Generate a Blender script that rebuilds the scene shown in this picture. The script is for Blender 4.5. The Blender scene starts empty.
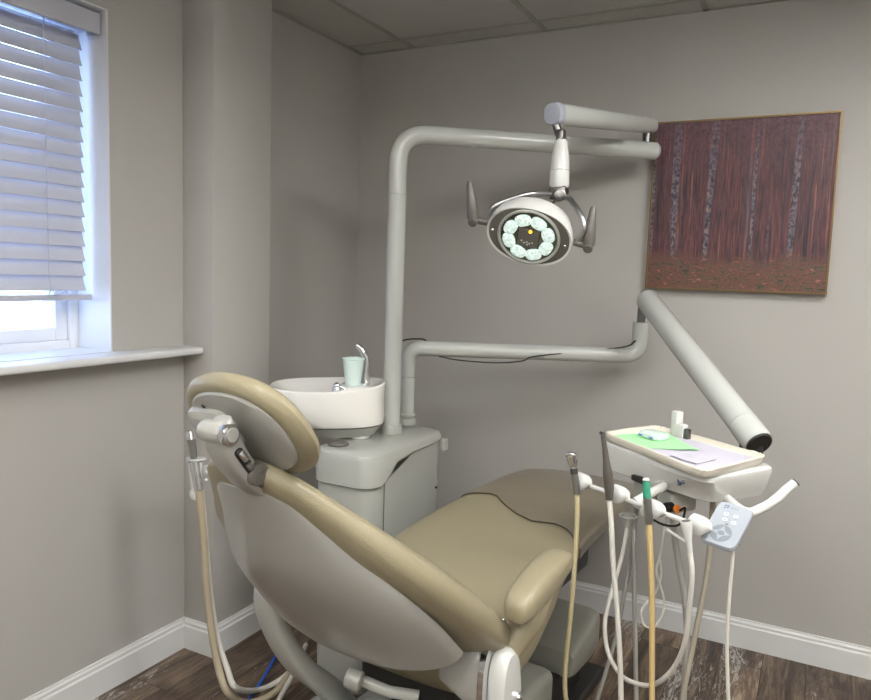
import bpy, bmesh, math, random
from mathutils import Vector, Matrix
random.seed(7)
SC = bpy.context.scene
COL = SC.collection
V = Vector
PI = math.pi

# ------------------------------------------------------------------ camera
YAW, PIT, ROL, FPX = 2.0506, -0.1039, 0.0327, 730.4
CAM = V((2.010, -3.003, 1.418))
fw = V((math.cos(PIT)*math.cos(YAW), math.cos(PIT)*math.sin(YAW), math.sin(PIT)))
_r = fw.cross(V((0, 0, 1))).normalized(); _u = _r.cross(fw)
rt = _r*math.cos(ROL) + _u*math.sin(ROL); up = -_r*math.sin(ROL) + _u*math.cos(ROL)
cam_d = bpy.data.cameras.new('camera'); cam = bpy.data.objects.new('camera', cam_d); COL.objects.link(cam)
cam_d.sensor_width = 36; cam_d.lens = FPX*36/871
cam.matrix_world = Matrix(((rt.x, up.x, -fw.x, CAM.x), (rt.y, up.y, -fw.y, CAM.y), (rt.z, up.z, -fw.z, CAM.z), (0, 0, 0, 1)))
SC.camera = cam
SC.view_settings.view_transform = 'Standard'; SC.view_settings.look = 'None'
SC.view_settings.gamma = 1; SC.view_settings.exposure = 0.52
SC.view_settings.use_curve_mapping = False
try: SC.cycles.use_denoising = True
except Exception: pass

# ------------------------------------------------------------------ sky through the window
W = bpy.data.worlds.new('sky'); SC.world = W; W.use_nodes = True
nt = W.node_tree; bg = nt.nodes['Background']
_g = nt.nodes.new('ShaderNodeTexCoord'); _s = nt.nodes.new('ShaderNodeSeparateXYZ'); _c = nt.nodes.new('ShaderNodeValToRGB')
nt.links.new(_g.outputs['Generated'], _s.inputs[0]); nt.links.new(_s.outputs['Z'], _c.inputs[0]); nt.links.new(_c.outputs[0], bg.inputs[0])
_c.color_ramp.elements[0].color = (.62, .78, 1, 1); _c.color_ramp.elements[1].color = (.25, .45, 1, 1); _c.color_ramp.elements[1].position = .8
bg.inputs[1].default_value = 6.0

# ------------------------------------------------------------------ lamps out of view: ceiling troffers and added fill pendants
def area(name, loc, sx, sy, watt, col):
    d = bpy.data.lights.new(name, 'AREA'); d.shape = 'RECTANGLE'; d.size = sx; d.size_y = sy
    d.energy = watt; d.color = col
    o = bpy.data.objects.new(name, d); COL.objects.link(o); o.location = loc
    return o
H = 2.44
FILL_PENDANTS = [(1.2, -3.5, 12, 44), (2.9, -3.3, 14, 44)]      # pendants added to brighten ceiling and room: x, y, watts down, watts up
LZ = 2.16
for _x, _y, _d, _up in FILL_PENDANTS:
    area('pendant_fill', (_x, _y, LZ-.035), 1.15, .30, _d, (1, .995, .985))
    area('pendant_fill', (_x, _y, LZ+.035), 1.15, .30, _up, (1, .995, .985)).rotation_euler = (math.pi, 0, 0)
TROFFERS = [(2.60, -1.35, 23), (1.75, -2.35, 10)]  # second panel is added, unseen, to soften the shadows
for _x, _y, _d in TROFFERS: area('troffer_light', (_x, _y, H-.03), 1.15, .55, _d, (1, .995, .985))

# ------------------------------------------------------------------ helpers
def at(x, y, D=None, X=None, Y=None, Z=None):
    """photo pixel -> point in the room, at depth D or on the plane X / Y / Z = const"""
    d = rt*((x-435.5)/FPX) - up*((y-350)/FPX) + fw
    if D is not None: return CAM + d*D
    if X is not None: return CAM + d*((X-CAM.x)/d.x)
    if Y is not None: return CAM + d*((Y-CAM.y)/d.y)
    return CAM + d*((Z-CAM.z)/d.z)

def smooth(bm, ang=38):
    bm.normal_update()
    a = math.radians(ang)
    for f in bm.faces: f.smooth = True
    for e in bm.edges:
        if len(e.link_faces) == 2: e.smooth = e.calc_face_angle(0) < a
        else: e.smooth = False

def link(name, bm, mat, root=None, local=False, ang=38, sub=0, recalc=True):
    """bm in world coordinates unless local; root = thing or part that owns it"""
    if recalc: bmesh.ops.recalc_face_normals(bm, faces=bm.faces)
    smooth(bm, ang)
    top = root
    while top is not None and top.parent is not None: top = top.parent
    loc = None
    if top is not None and not local:
        M = (Matrix.Translation(top.location) @ top.rotation_euler.to_matrix().to_4x4()).inverted()
        bmesh.ops.transform(bm, matrix=M, verts=bm.verts)
    elif top is None and not local:
        xs = [v.co for v in bm.verts]
        loc = V(((min(v.x for v in xs)+max(v.x for v in xs))/2, (min(v.y for v in xs)+max(v.y for v in xs))/2, min(v.z for v in xs)))
        bmesh.ops.translate(bm, vec=-loc, verts=bm.verts)
    me = bpy.data.meshes.new(name); bm.to_mesh(me); bm.free()
    o = bpy.data.objects.new(name, me); COL.objects.link(o)
    if mat: me.materials.append(mat)
    if root: o.parent = root
    if loc: o.location = loc
    if sub:
        m = o.modifiers.new('Subdivision', 'SUBSURF'); m.levels = sub; m.render_levels = sub
    return o

def thing(name, label, cat, loc=(0, 0, 0), rz=0, group=None):
    o = bpy.data.objects.new(name, None); COL.objects.link(o); o.empty_display_size = .05
    o.location = loc; o.rotation_euler = (0, 0, rz)
    return tag(o, label, cat, group)

def tag(o, label, cat, group=None, kind=None):
    o['label'] = label; o['category'] = cat
    if group: o['group'] = group
    if kind: o['kind'] = kind
    return o

def struct(name, bm, mat, root=None, **k):
    o = link(name, bm, mat, root, **k)
    if root is None: o['kind'] = 'structure'
    return o

def box(bm, a, b, bev=0, seg=3, M=None):
    a, b = V(a), V(b)
    r = bmesh.ops.create_cube(bm, size=1)
    vs = r['verts']
    for v in vs: v.co = V(((a.x+b.x)/2 + v.co.x*(b.x-a.x), (a.y+b.y)/2 + v.co.y*(b.y-a.y), (a.z+b.z)/2 + v.co.z*(b.z-a.z)))
    if bev:
        es = list({e for v in vs for e in v.link_edges})
        g = bmesh.ops.bevel(bm, geom=es, offset=bev, segments=seg, affect='EDGES', profile=.5)
        vs = list({v for f in g['faces'] for v in f.verts} | {v for v in vs if v.is_valid})
    if M is not None:
        bmesh.ops.transform(bm, matrix=M, verts=vs)
    return bm

def nb(): return bmesh.new()

def loft(bm, rings, cap=True, closed=True):
    """rings: lists of points of equal length"""
    R = [[bm.verts.new(p) for p in r] for r in rings]
    n = len(rings[0])
    for a, b in zip(R[:-1], R[1:]):
        for i in range(n if closed else n-1):
            j = (i+1) % n
            bm.faces.new((a[i], a[j], b[j], b[i]))
    if cap and closed:
        bm.faces.new(R[0][::-1]); bm.faces.new(R[-1])
    return bm

def sring(c, ax, ay, rx, ry, n=28, e=2.0, off=0):
    out = []
    for i in range(n):
        a = 2*PI*(i+off)/n; ca, sa = math.cos(a), math.sin(a)
        out.append(c + ax*rx*math.copysign(abs(ca)**(2/e), ca) + ay*ry*math.copysign(abs(sa)**(2/e), sa))
    return out

def catmull(P, k=8):
    P = [V(p) for p in P]
    if len(P) == 2: return P
    Q = [P[0]*2-P[1]] + P + [P[-1]*2-P[-2]]
    out = []
    for i in range(1, len(Q)-2):
        a, b, c, d = Q[i-1:i+3]
        for j in range(k):
            t = j/k
            out.append(.5*((2*b) + (c-a)*t + (2*a-5*b+4*c-d)*t*t + (3*b-a-3*c+d)*t**3))
    out.append(P[-1]); return out

def bend(P, rad, k=7):
    """polyline with round corners of radius rad"""
    P = [V(p) for p in P]; out = [P[0]]
    for a, b, c in zip(P[:-2], P[1:-1], P[2:]):
        d1 = (a-b).normalized(); d2 = (c-b).normalized()
        th = d1.angle(d2); L = min(rad/math.tan(th/2), (a-b).length*.49, (c-b).length*.49) if th < PI-.01 else 0
        p, q = b+d1*L, b+d2*L
        for j in range(k+1):
            t = j/k; out.append(p*(1-t)**2 + b*2*t*(1-t) + q*t*t)
    out.append(P[-1]); return out

def tube(bm, P, r, n=14, cap=True, flat=1.0):
    P = [V(p) for p in P]
    if not isinstance(r, (list, tuple)): r = [r]*len(P)
    if len(r) != len(P):
        rr = []
        for i in range(len(P)):
            t = i/(len(P)-1)*(len(r)-1); k = min(int(t), len(r)-2); rr.append(r[k]+(r[k+1]-r[k])*(t-k))
        r = rr
    t0 = (P[1]-P[0]).normalized()
    nrm = t0.orthogonal().normalized()
    rings = []
    for i, p in enumerate(P):
        t = (P[min(i+1, len(P)-1)]-P[max(i-1, 0)]).normalized()
        nrm = (nrm - t*nrm.dot(t)).normalized(); b = t.cross(nrm)
        rings.append([p + nrm*r[i]*math.cos(2*PI*j/n) + b*r[i]*flat*math.sin(2*PI*j/n) for j in range(n)])
    return loft(bm, rings, cap)

def cyl(bm, a, b, r, r2=None, n=24, bev=0):
    a, b = V(a), V(b); r2 = r if r2 is None else r2
    if bev:
        d = (b-a).normalized()
        P = [a, a+d*bev*.3, a+d*bev, b-d*bev, b-d*bev*.3, b]; R = [r-bev, r-bev*.3, r, r2, r2-bev*.3, r2-bev]
        return tube(bm, P, R, n)
    return tube(bm, [a, b], [r, r2], n)

def ball(bm, c, r, sx=1, sy=1, sz=1, M=None, n=20):
    g = bmesh.ops.create_uvsphere(bm, u_segments=n, v_segments=n//2+2, radius=1)
    for v in g['verts']:
        p = V((v.co.x*r*sx, v.co.y*r*sy, v.co.z*r*sz))
        if M is not None: p = M @ p
        v.co = p + V(c)
    return bm

def interp(tab, t):
    """smooth (monotone cubic) table lookup"""
    if t <= tab[0][0]: return tab[0][1:]
    if t >= tab[-1][0]: return tab[-1][1:]
    k = max(i for i in range(len(tab)-1) if tab[i][0] <= t)
    h = tab[k+1][0]-tab[k][0]; u = (t-tab[k][0])/h; out = []
    def slope(i, c):
        if i == 0 or i == len(tab)-1:
            a, b = (0, 1) if i == 0 else (-2, -1)
            return (tab[b][c]-tab[a][c])/(tab[b][0]-tab[a][0])
        d0 = (tab[i][c]-tab[i-1][c])/(tab[i][0]-tab[i-1][0]); d1 = (tab[i+1][c]-tab[i][c])/(tab[i+1][0]-tab[i][0])
        return 0 if d0*d1 <= 0 else 2*d0*d1/(d0+d1)
    for c in range(1, len(tab[0])):
        p, q, m0, m1 = tab[k][c], tab[k+1][c], slope(k, c)*h, slope(k+1, c)*h
        out.append((2*u**3-3*u*u+1)*p + (u**3-2*u*u+u)*m0 + (3*u*u-2*u**3)*q + (u**3-u*u)*m1)
    return out

# ------------------------------------------------------------------ materials
def mat(name, col, rough=.5, metal=0, bump=0, bscale=200, var=.04, vscale=6, coat=0, trans=0, ior=1.45, alpha=1, emit=None, es=0, spec=.5, sss=0):
    m = bpy.data.materials.new(name); m.use_nodes = True
    n, l = m.node_tree.nodes, m.node_tree.links; b = n['Principled BSDF']
    tc = n.new('ShaderNodeTexCoord'); no = n.new('ShaderNodeTexNoise'); no.inputs['Scale'].default_value = vscale
    no.inputs['Detail'].default_value = 4
    l.new(tc.outputs['Object'], no.inputs['Vector'])
    r = n.new('ShaderNodeValToRGB'); c = V(col[:3])
    r.color_ramp.elements[0].position = .3; r.color_ramp.elements[1].position = .7
    r.color_ramp.elements[0].color = (*(c*(1-var)), 1); r.color_ramp.elements[1].color = (*(c*(1+var)), 1)
    l.new(no.outputs['Fac'], r.inputs[0]); l.new(r.outputs[0], b.inputs['Base Color'])
    b.inputs['Roughness'].default_value = rough; b.inputs['Metallic'].default_value = metal
    b.inputs['Coat Weight'].default_value = coat; b.inputs['Coat Roughness'].default_value = .08
    b.inputs['Transmission Weight'].default_value = trans; b.inputs['IOR'].default_value = ior
    b.inputs['Alpha'].default_value = alpha; b.inputs['Specular IOR Level'].default_value = spec
    if emit: b.inputs['Emission Color'].default_value = (*emit, 1); b.inputs['Emission Strength'].default_value = es
    if bump:
        n2 = n.new('ShaderNodeTexNoise'); n2.inputs['Scale'].default_value = bscale; n2.inputs['Detail'].default_value = 3
        l.new(tc.outputs['Object'], n2.inputs['Vector'])
        bp = n.new('ShaderNodeBump'); bp.inputs['Strength'].default_value = bump; bp.inputs['Distance'].default_value = .002
        l.new(n2.outputs['Fac'], bp.inputs['Height']); l.new(bp.outputs[0], b.inputs['Normal'])
    return m

def S(r, g, b):
    f = lambda c: (c/255/12.92) if c/255 <= .04045 else ((c/255+.055)/1.055)**2.4
    return (f(r), f(g), f(b))

M_wall = mat('wall_paint', S(176, 173, 168), .62, bump=.25, bscale=260, var=.012, vscale=3)
M_trimw = mat('white_trim_paint', S(214, 214, 213), .35, var=.01)
M_reveal = mat('white_reveal_paint', S(215, 216, 218), .4, var=.012, bump=.1)
M_vinylw = mat('white_window_vinyl', S(226, 227, 228), .3, var=.01)
M_slat = mat('blind_slat_white', S(186, 187, 196), .45, var=.015)
M_white = mat('gloss_white_plastic', S(204, 204, 200), .22, coat=.4, var=.008)
M_bowl = mat('white_ceramic', S(240, 238, 232), .12, coat=.6, var=.006)
M_grey = mat('pale_grey_enamel', S(170, 171, 164), .28, coat=.35, var=.01)
M_tubeg = mat('pale_grey_tube_enamel', S(184, 186, 181), .25, coat=.4, var=.008)
M_shell = mat('grey_backrest_plastic', S(158, 157, 151), .3, coat=.35, var=.02, vscale=3)
M_base = mat('grey_base_cover', S(150, 150, 140), .42, var=.02, coat=.1)
M_dark = mat('dark_rubber', S(38, 37, 35), .5, var=.05)
M_brown = mat('dark_taupe_grip', S(84, 78, 72), .4, coat=.2)
M_black = mat('black_plastic', S(20, 20, 20), .35)
M_vinyl = mat('tan_vinyl_upholstery', S(142, 133, 108), .42, bump=.35, bscale=420, var=.025, vscale=4, coat=.12)
M_cover = mat('brown_plastic_cover', S(124, 114, 95), .28, bump=.5, bscale=14, var=.05, vscale=7, coat=.3)
M_seam = mat('dark_seam', S(62, 54, 42), .6)
M_chrome = mat('chrome', S(225, 226, 228), .12, metal=1, var=.01)
M_gun = mat('dark_grey_metal', S(120, 118, 116), .3, metal=1, var=.02)
M_steel = mat('brushed_steel', S(168, 168, 168), .28, metal=1, var=.02)
M_hgrey = mat('grey_handle_plastic', S(98, 94, 89), .4, coat=.2)
M_hosew = mat('white_hose', S(206, 203, 194), .4)
M_hoseg = mat('grey_hose', S(160, 158, 152), .4)
M_hosey = mat('yellowed_hose', S(188, 176, 138), .42)
M_hosed = mat('old_amber_hose', S(196, 172, 120), .4)
M_hoset = mat('tan_hose', S(176, 164, 140), .42)
M_taupe = mat('taupe_hose', S(160, 152, 137), .42)
M_blue = mat('blue_cable', S(25, 90, 205), .35)
M_teal = mat('teal_plastic', S(60, 150, 120), .4)
M_green = mat('light_green_paper', S(160, 225, 160), .8, bump=.3, bscale=30)
M_paper = mat('white_paper_towel', S(188, 185, 196), .85, bump=.4, bscale=60)
M_tray = mat('cream_wrapped_tray', S(216, 209, 194), .3, bump=.6, bscale=25, coat=.4)
M_cup = mat('mint_plastic_cup', S(232, 250, 244), .3, alpha=.78, var=.02)
M_film = mat('clear_plastic_film', S(225, 240, 235), .12, alpha=.55, var=.01)
M_mark = mat('grey_blue_print', S(95, 105, 130), .5)
M_btn = mat('pale_button', S(196, 201, 204), .4)
M_btng = mat('button_ring_grey', S(122, 129, 135), .4)
M_pad = mat('keypad_face', S(158, 164, 171), .25, coat=.3)
M_brass = mat('brass_frame', S(122, 100, 66), .35, metal=.6)
M_orange = mat('orange_ring', S(215, 120, 40), .4)
M_lens = mat('lamp_lens', S(190, 212, 204), .06, emit=(.86, 1, .95), es=.32, var=.5, vscale=120)  # weak glow and mottled colour imitate highlights on the lens glass
M_diff = mat('lamp_diffuser', S(240, 240, 235), .6, emit=(1, .975, .93), es=2)
M_amber = mat('amber_indicator', S(255, 150, 20), .3, emit=(1, .45, .02), es=2)
M_capg = mat('blue_grey_cap', S(158, 163, 174), .15, coat=.5)
M_line = mat('fine_joint_line', S(112, 112, 106), .6)
M_reflector = mat('lamp_reflector', S(120, 126, 120), .12, metal=.9, var=.25, vscale=60)
M_glassp = mat('window_glass', (1, 1, 1), .02, alpha=.12, var=0)
M_out = mat('snowy_ground', S(235, 238, 242), .9, var=.05, vscale=.6)

def node_ceiling():
    m = mat('mineral_fibre_tile', S(186, 185, 180), .9, bump=.9, bscale=330, var=.05, vscale=90); return m
M_ceil = node_ceiling()
M_grid = mat('ceiling_grid_metal', S(158, 156, 150), .5)

def node_floor():
    m = bpy.data.materials.new('rustic_plank_floor'); m.use_nodes = True
    n, l = m.node_tree.nodes, m.node_tree.links; b = n['Principled BSDF']
    def N(t, **k):
        x = n.new(t)
        for a, v in k.items(): x.inputs[a].default_value = v
        return x
    tc = n.new('ShaderNodeTexCoord')
    mp = n.new('ShaderNodeMapping'); mp.inputs['Rotation'].default_value = (0, 0, PI/2); mp.inputs['Location'].default_value = (0, .015, 0)
    l.new(tc.outputs['Object'], mp.inputs[0])
    br = n.new('ShaderNodeTexBrick'); br.offset = .37; br.inputs['Scale'].default_value = 1
    br.inputs['Brick Width'].default_value = 1.2; br.inputs['Row Height'].default_value = .146
    br.inputs['Mortar Size'].default_value = .0016; br.inputs['Mortar Smooth'].default_value = .4
    br.inputs['Color1'].default_value = (0, 0, 0, 1); br.inputs['Color2'].default_value = (1, 1, 1, 1); br.inputs['Mortar'].default_value = (0, 0, 0, 1)
    l.new(mp.outputs[0], br.inputs[0])
    # grain coordinates: stretched along the boards, shifted per board
    vm = n.new('ShaderNodeVectorMath'); vm.operation = 'MULTIPLY'; vm.inputs[1].default_value = (1, 1, 0)
    l.new(tc.outputs['Object'], vm.inputs[0])
    sc = n.new('ShaderNodeVectorMath'); sc.operation = 'SCALE'; sc.inputs['Scale'].default_value = 7.0
    l.new(br.outputs['Color'], sc.inputs[0])
    ad = n.new('ShaderNodeVectorMath'); l.new(vm.outputs[0], ad.inputs[0]); l.new(sc.outputs[0], ad.inputs[1])
    st = n.new('ShaderNodeMapping'); st.inputs['Scale'].default_value = (9, 1.1, 1); l.new(ad.outputs[0], st.inputs[0])
    g1 = N('ShaderNodeTexNoise', Scale=1.6, Detail=8, Roughness=.65, Distortion=1.6); l.new(st.outputs[0], g1.inputs[0])
    st2 = n.new('ShaderNodeMapping'); st2.inputs['Scale'].default_value = (60, 4.5, 1); l.new(ad.outputs[0], st2.inputs[0])
    g2 = N('ShaderNodeTexNoise', Scale=2.2, Detail=6, Roughness=.7, Distortion=.8); l.new(st2.outputs[0], g2.inputs[0])
    r1 = n.new('ShaderNodeValToRGB'); cr = r1.color_ramp
    cr.elements[0].position = .28; cr.elements[0].color = (*S(48, 40, 36), 1)
    cr.elements[1].position = .76; cr.elements[1].color = (*S(184, 166, 146), 1)
    for p, c in ((.42, S(88, 75, 65)), (.55, S(126, 110, 96)), (.64, S(156, 140, 122))):
        e = cr.elements.new(p); e.color = (*c, 1)
    l.new(g1.outputs['Fac'], r1.inputs[0])
    # tone per board
    r2 = n.new('ShaderNodeValToRGB'); r2.color_ramp.elements[0].color = (.62, .58, .55, 1); r2.color_ramp.elements[1].color = (1.05, .98, .9, 1)
    l.new(br.outputs['Color'], r2.inputs[0])
    m1 = n.new('ShaderNodeMix'); m1.data_type = 'RGBA'; m1.blend_type = 'MULTIPLY'; m1.inputs['Factor'].default_value = 1
    l.new(r1.outputs[0], m1.inputs['A']); l.new(r2.outputs[0], m1.inputs['B'])
    # fine dark grain
    r3 = n.new('ShaderNodeValToRGB'); r3.color_ramp.elements[0].position = .36; r3.color_ramp.elements[0].color = (.35, .32, .3, 1)
    r3.color_ramp.elements[1].position = .56; r3.color_ramp.elements[1].color = (1, 1, 1, 1)
    l.new(g2.outputs['Fac'], r3.inputs[0])
    m2 = n.new('ShaderNodeMix'); m2.data_type = 'RGBA'; m2.blend_type = 'MULTIPLY'; m2.inputs['Factor'].default_value = .85
    l.new(m1.outputs['Result'], m2.inputs['A']); l.new(r3.outputs[0], m2.inputs['B'])
    # worn white paint left in patches
    st3 = n.new('ShaderNodeMapping'); st3.inputs['Scale'].default_value = (34, 7, 1); l.new(ad.outputs[0], st3.inputs[0])
    g3 = N('ShaderNodeTexNoise', Scale=1.4, Detail=8, Roughness=.8, Distortion=2.2); l.new(st3.outputs[0], g3.inputs[0])
    st4 = n.new('ShaderNodeMapping'); st4.inputs['Scale'].default_value = (4.5, 1.3, 1); l.new(ad.outputs[0], st4.inputs[0])
    g4 = N('ShaderNodeTexNoise', Scale=1, Detail=2); l.new(st4.outputs[0], g4.inputs[0])
    mu = n.new('ShaderNodeMath'); mu.operation = 'MULTIPLY'; l.new(g3.outputs['Fac'], mu.inputs[0]); l.new(g4.outputs['Fac'], mu.inputs[1])
    r4 = n.new('ShaderNodeValToRGB'); r4.color_ramp.elements[0].position = .325; r4.color_ramp.elements[1].position = .36
    l.new(mu.outputs[0], r4.inputs[0])
    m3 = n.new('ShaderNodeMix'); m3.data_type = 'RGBA'
    l.new(r4.outputs[0], m3.inputs['Factor']); l.new(m2.outputs['Result'], m3.inputs['A']); m3.inputs['B'].default_value = (*S(176, 172, 166), 1)
    # gaps
    m4 = n.new('ShaderNodeMix'); m4.data_type = 'RGBA'
    l.new(br.outputs['Fac'], m4.inputs['Factor']); l.new(m3.outputs['Result'], m4.inputs['A']); m4.inputs['B'].default_value = (*S(22, 18, 16), 1)
    l.new(m4.outputs['Result'], b.inputs['Base Color'])
    b.inputs['Roughness'].default_value = .42
    bp = n.new('ShaderNodeBump'); bp.inputs['Strength'].default_value = .35; bp.inputs['Distance'].default_value = .002
    l.new(g2.outputs['Fac'], bp.inputs['Height']); l.new(bp.outputs[0], b.inputs['Normal'])
    return m
M_floor = node_floor()

def node_canvas():
    """generic abstract canvas: upright streaks of plum, rust and grey over a low band of ochre and green"""
    m = bpy.data.materials.new('streaked_canvas'); m.use_nodes = True
    n, l = m.node_tree.nodes, m.node_tree.links; b = n['Principled BSDF']
    tc = n.new('ShaderNodeTexCoord')
    def noise(scale, det, dist, w=0, rough=.6):
        mp = n.new('ShaderNodeMapping'); mp.inputs['Scale'].default_value = scale; mp.inputs['Location'].default_value = (w, 0, w*2)
        l.new(tc.outputs['Object'], mp.inputs[0])
        x = n.new('ShaderNodeTexNoise'); x.inputs['Scale'].default_value = 1; x.inputs['Detail'].default_value = det
        x.inputs['Distortion'].default_value = dist; x.inputs['Roughness'].default_value = rough
        l.new(mp.outputs[0], x.inputs[0]); return x.outputs['Fac']
    def ramp(f, *st, const=False):
        r = n.new('ShaderNodeValToRGB'); cr = r.color_ramp
        if const: cr.interpolation = 'CONSTANT'
        cr.elements[0].position, cr.elements[0].color = st[0][0], (*st[0][1], 1)
        cr.elements[1].position, cr.elements[1].color = st[-1][0], (*st[-1][1], 1)
        for p, c in st[1:-1]:
            e = cr.elements.new(p); e.color = (*c, 1)
        l.new(f, r.inputs[0]); return r.outputs[0]
    def mix(f, a, c, mode='MIX'):
        x = n.new('ShaderNodeMix'); x.data_type = 'RGBA'; x.blend_type = mode
        if isinstance(f, float): x.inputs['Factor'].default_value = f
        else: l.new(f, x.inputs['Factor'])
        l.new(a, x.inputs['A']); l.new(c, x.inputs['B']); return x.outputs['Result']
    streak = ramp(noise((44, 1, .8), 3, .2, 0, .75), (.30, S(30, 26, 34)), (.40, S(66, 44, 54)), (.45, S(116, 62, 58)), (.49, S(48, 38, 48)), (.54, S(106, 54, 56)), (.59, S(58, 50, 62)), (.64, S(142, 84, 62)), (.7, S(84, 86, 100)))
    fine = ramp(noise((120, 1, 14), 4, .6, 3), (.36, (.45, .42, .45)), (.56, (1, 1, 1)), (.68, (1.35, 1.25, 1.25)))
    base = mix(.85, streak, fine, 'MULTIPLY')
    pale = ramp(noise((24, 1, .35), 1, .1, 7), (.60, (0, 0, 0)), (.625, (1, 1, 1)))
    palec = ramp(noise((90, 1, 60), 2, .5, 9), (.40, S(52, 42, 50)), (.55, S(100, 96, 108)), (.7, S(140, 112, 96)))
    base = mix(pale, base, palec)
    # upper haze of plum
    sx = n.new('ShaderNodeSeparateXYZ'); l.new(tc.outputs['Object'], sx.inputs[0])
    def zramp(*st):
        mr = n.new('ShaderNodeMapRange'); mr.inputs['From Min'].default_value = 0; mr.inputs['From Max'].default_value = .65
        l.new(sx.outputs['Z'], mr.inputs[0]); return ramp(mr.outputs[0], *st)
    hazef = zramp((.62, (0, 0, 0)), (1, (.62, .62, .62)))
    hz = ramp(noise((60, 1, 60), 4, 1, 4), (.35, S(70, 50, 62)), (.65, S(122, 88, 96)))
    base = mix(hazef, base, hz)
    # low ground band
    gnd = ramp(noise((26, 1, 70), 5, 1.2, 5, .75), (.34, S(34, 30, 32)), (.43, S(66, 72, 56)), (.49, S(122, 74, 56)), (.54, S(66, 50, 50)), (.62, S(140, 84, 66)), (.72, S(180, 140, 112)))
    nz = noise((9, 1, 6), 3, .3, 8)
    a1 = n.new('ShaderNodeMath'); a1.operation = 'MULTIPLY_ADD'; l.new(nz, a1.inputs[0]); a1.inputs[1].default_value = .16; l.new(sx.outputs['Z'], a1.inputs[2])
    gf = ramp(a1.outputs[0], (.17, (1, 1, 1)), (.23, (0, 0, 0)))
    base = mix(gf, base, gnd)
    l.new(base, b.inputs['Base Color']); b.inputs['Roughness'].default_value = .5
    return m
M_canvas = node_canvas()

# ------------------------------------------------------------------ the room
RX, RY = 3.6, -5.2
WD = .158                                            # depth of the window reveal
WY0, WY1, WZ0, WZ1 = -2.45, -1.406, 1.128, 2.194     # window opening
bm = nb(); box(bm, (-.3, RY, -.06), (RX, .1, 0)); struct('floor', bm, M_floor)
bm = nb()
T = .09; x0c, y0c = .2872, -.1321
box(bm, (-.1, RY, H), (RX, .1, H+.03)); CE = struct('ceiling', bm, M_ceil)
bm = nb()
xs = [x0c + .632*i for i in range(0, 6)]; ys = [y0c - 1.22*i for i in range(0, 5)]
for x in xs: box(bm, (x-.011, RY, H-.004), (x+.011, 0, H+.001))
for y in ys: box(bm, (0, y-.009, H-.0035), (RX, y+.009, H+.001))
box(bm, (0, -.018, H-.004), (RX, 0, H+.001)); box(bm, (0, -.82, H-.004), (.02, 0, H+.001))
g = link('ceiling_grid', bm, M_grid, CE)
# left wall with the window opening
bm = nb()
t = .3
box(bm, (-t, RY, 0), (0, WY0, H)); box(bm, (-t, WY1, 0), (0, .1, H))
box(bm, (-t, WY0, 0), (0, WY1, WZ0-.02)); box(bm, (-t, WY0, WZ1), (0, WY1, H))
struct('wall_left', bm, M_wall)
bm = nb(); box(bm, (0, 0, 0), (RX+.1, .1, H)); struct('wall_back', bm, M_wall)
bm = nb(); box(bm, (RX, RY, 0), (RX+.1, 0, H)); struct('wall_right', bm, M_wall)
bm = nb(); box(bm, (0, RY-.1, 0), (RX, RY, H)); struct('wall_front', bm, M_wall)
CX, CY0, CY1 = .146, -1.106, -.811
bm = nb(); box(bm, (0, CY0, 0), (CX, CY1, H), .004, 2); struct('wall_pillar', bm, M_wall)

def profile_run(bm, P, hb=.1147, th=.014):
    """baseboard along the floor polyline P (room side on the left of travel)"""
    prof = [(0, 0), (th, 0), (th, hb-.028), (th*.75, hb-.022), (th*.75, hb-.013), (th*.45, hb-.006), (th*.4, hb), (0, hb)]
    P = [V(p) for p in P]; rings = []
    for i, p in enumerate(P):
        d1 = (P[i]-P[i-1]).normalized() if i else None
        d2 = (P[i+1]-P[i]).normalized() if i < len(P)-1 else None
        nn = lambda d: V((d.y, -d.x, 0))
        if d1 is None: m = nn(d2)
        elif d2 is None: m = nn(d1)
        else:
            m = (nn(d1)+nn(d2)); m = m/(m.dot(nn(d1)))
        rings.append([p + m*a + V((0, 0, b)) for a, b in prof])
    return loft(bm, rings)
bm = nb(); profile_run(bm, [(0, RY, 0), (0, CY0, 0)]); struct('baseboard_left', bm, M_trimw, ang=20)
bm = nb(); profile_run(bm, [(0.012, CY0, 0), (CX, CY0, 0), (CX, CY1, 0), (0.0, CY1, 0)]); struct('baseboard_pillar', bm, M_trimw, ang=20)
bm = nb(); profile_run(bm, [(0, CY1+.012, 0), (0, 0, 0), (RX, 0, 0)]); struct('baseboard_back', bm, M_trimw, ang=20)

# window: white lined reveal, sill board, frame with sash
bm = nb()
for a, b in (((-WD, WY1-.004, WZ0), (.0015, WY1+.001, WZ1)), ((-WD, WY0, WZ0), (.0015, WY0+.004, WZ1)), ((-WD, WY0, WZ1-.004), (.0015, WY1, WZ1+.001))):
    box(bm, a, b)
struct('trim_1', bm, M_reveal)
bm = nb()
box(bm, (-WD, WY0+.002, WZ0-.022), (.01, WY1-.002, WZ0+.008))
box(bm, (-.004, WY0-.12, WZ0-.019), (.102, CY0+.001, WZ0+.006), .009, 3)
struct('trim_2', bm, M_trimw)
WIN = None
bm = nb()
f0 = -WD-.06
def frame(bm, x0, x1, y0, y1, z0, z1, w, bev=.004):
    box(bm, (x0, y0, z0), (x1, y0+w, z1), bev); box(bm, (x0, y1-w, z0), (x1, y1, z1), bev)
    box(bm, (x0, y0+w, z0), (x1, y1-w, z0+w), bev); box(bm, (x0, y0+w, z1-w), (x1, y1-w, z1), bev)
frame(bm, f0-.05, -WD+.002, WY0-.01, WY1+.01, WZ0-.01, WZ1+.01, .045)
frame(bm, f0-.02, -WD-.01, WY0+.035, WY1-.035, WZ0+.035, WZ1-.035, .042)
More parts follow.
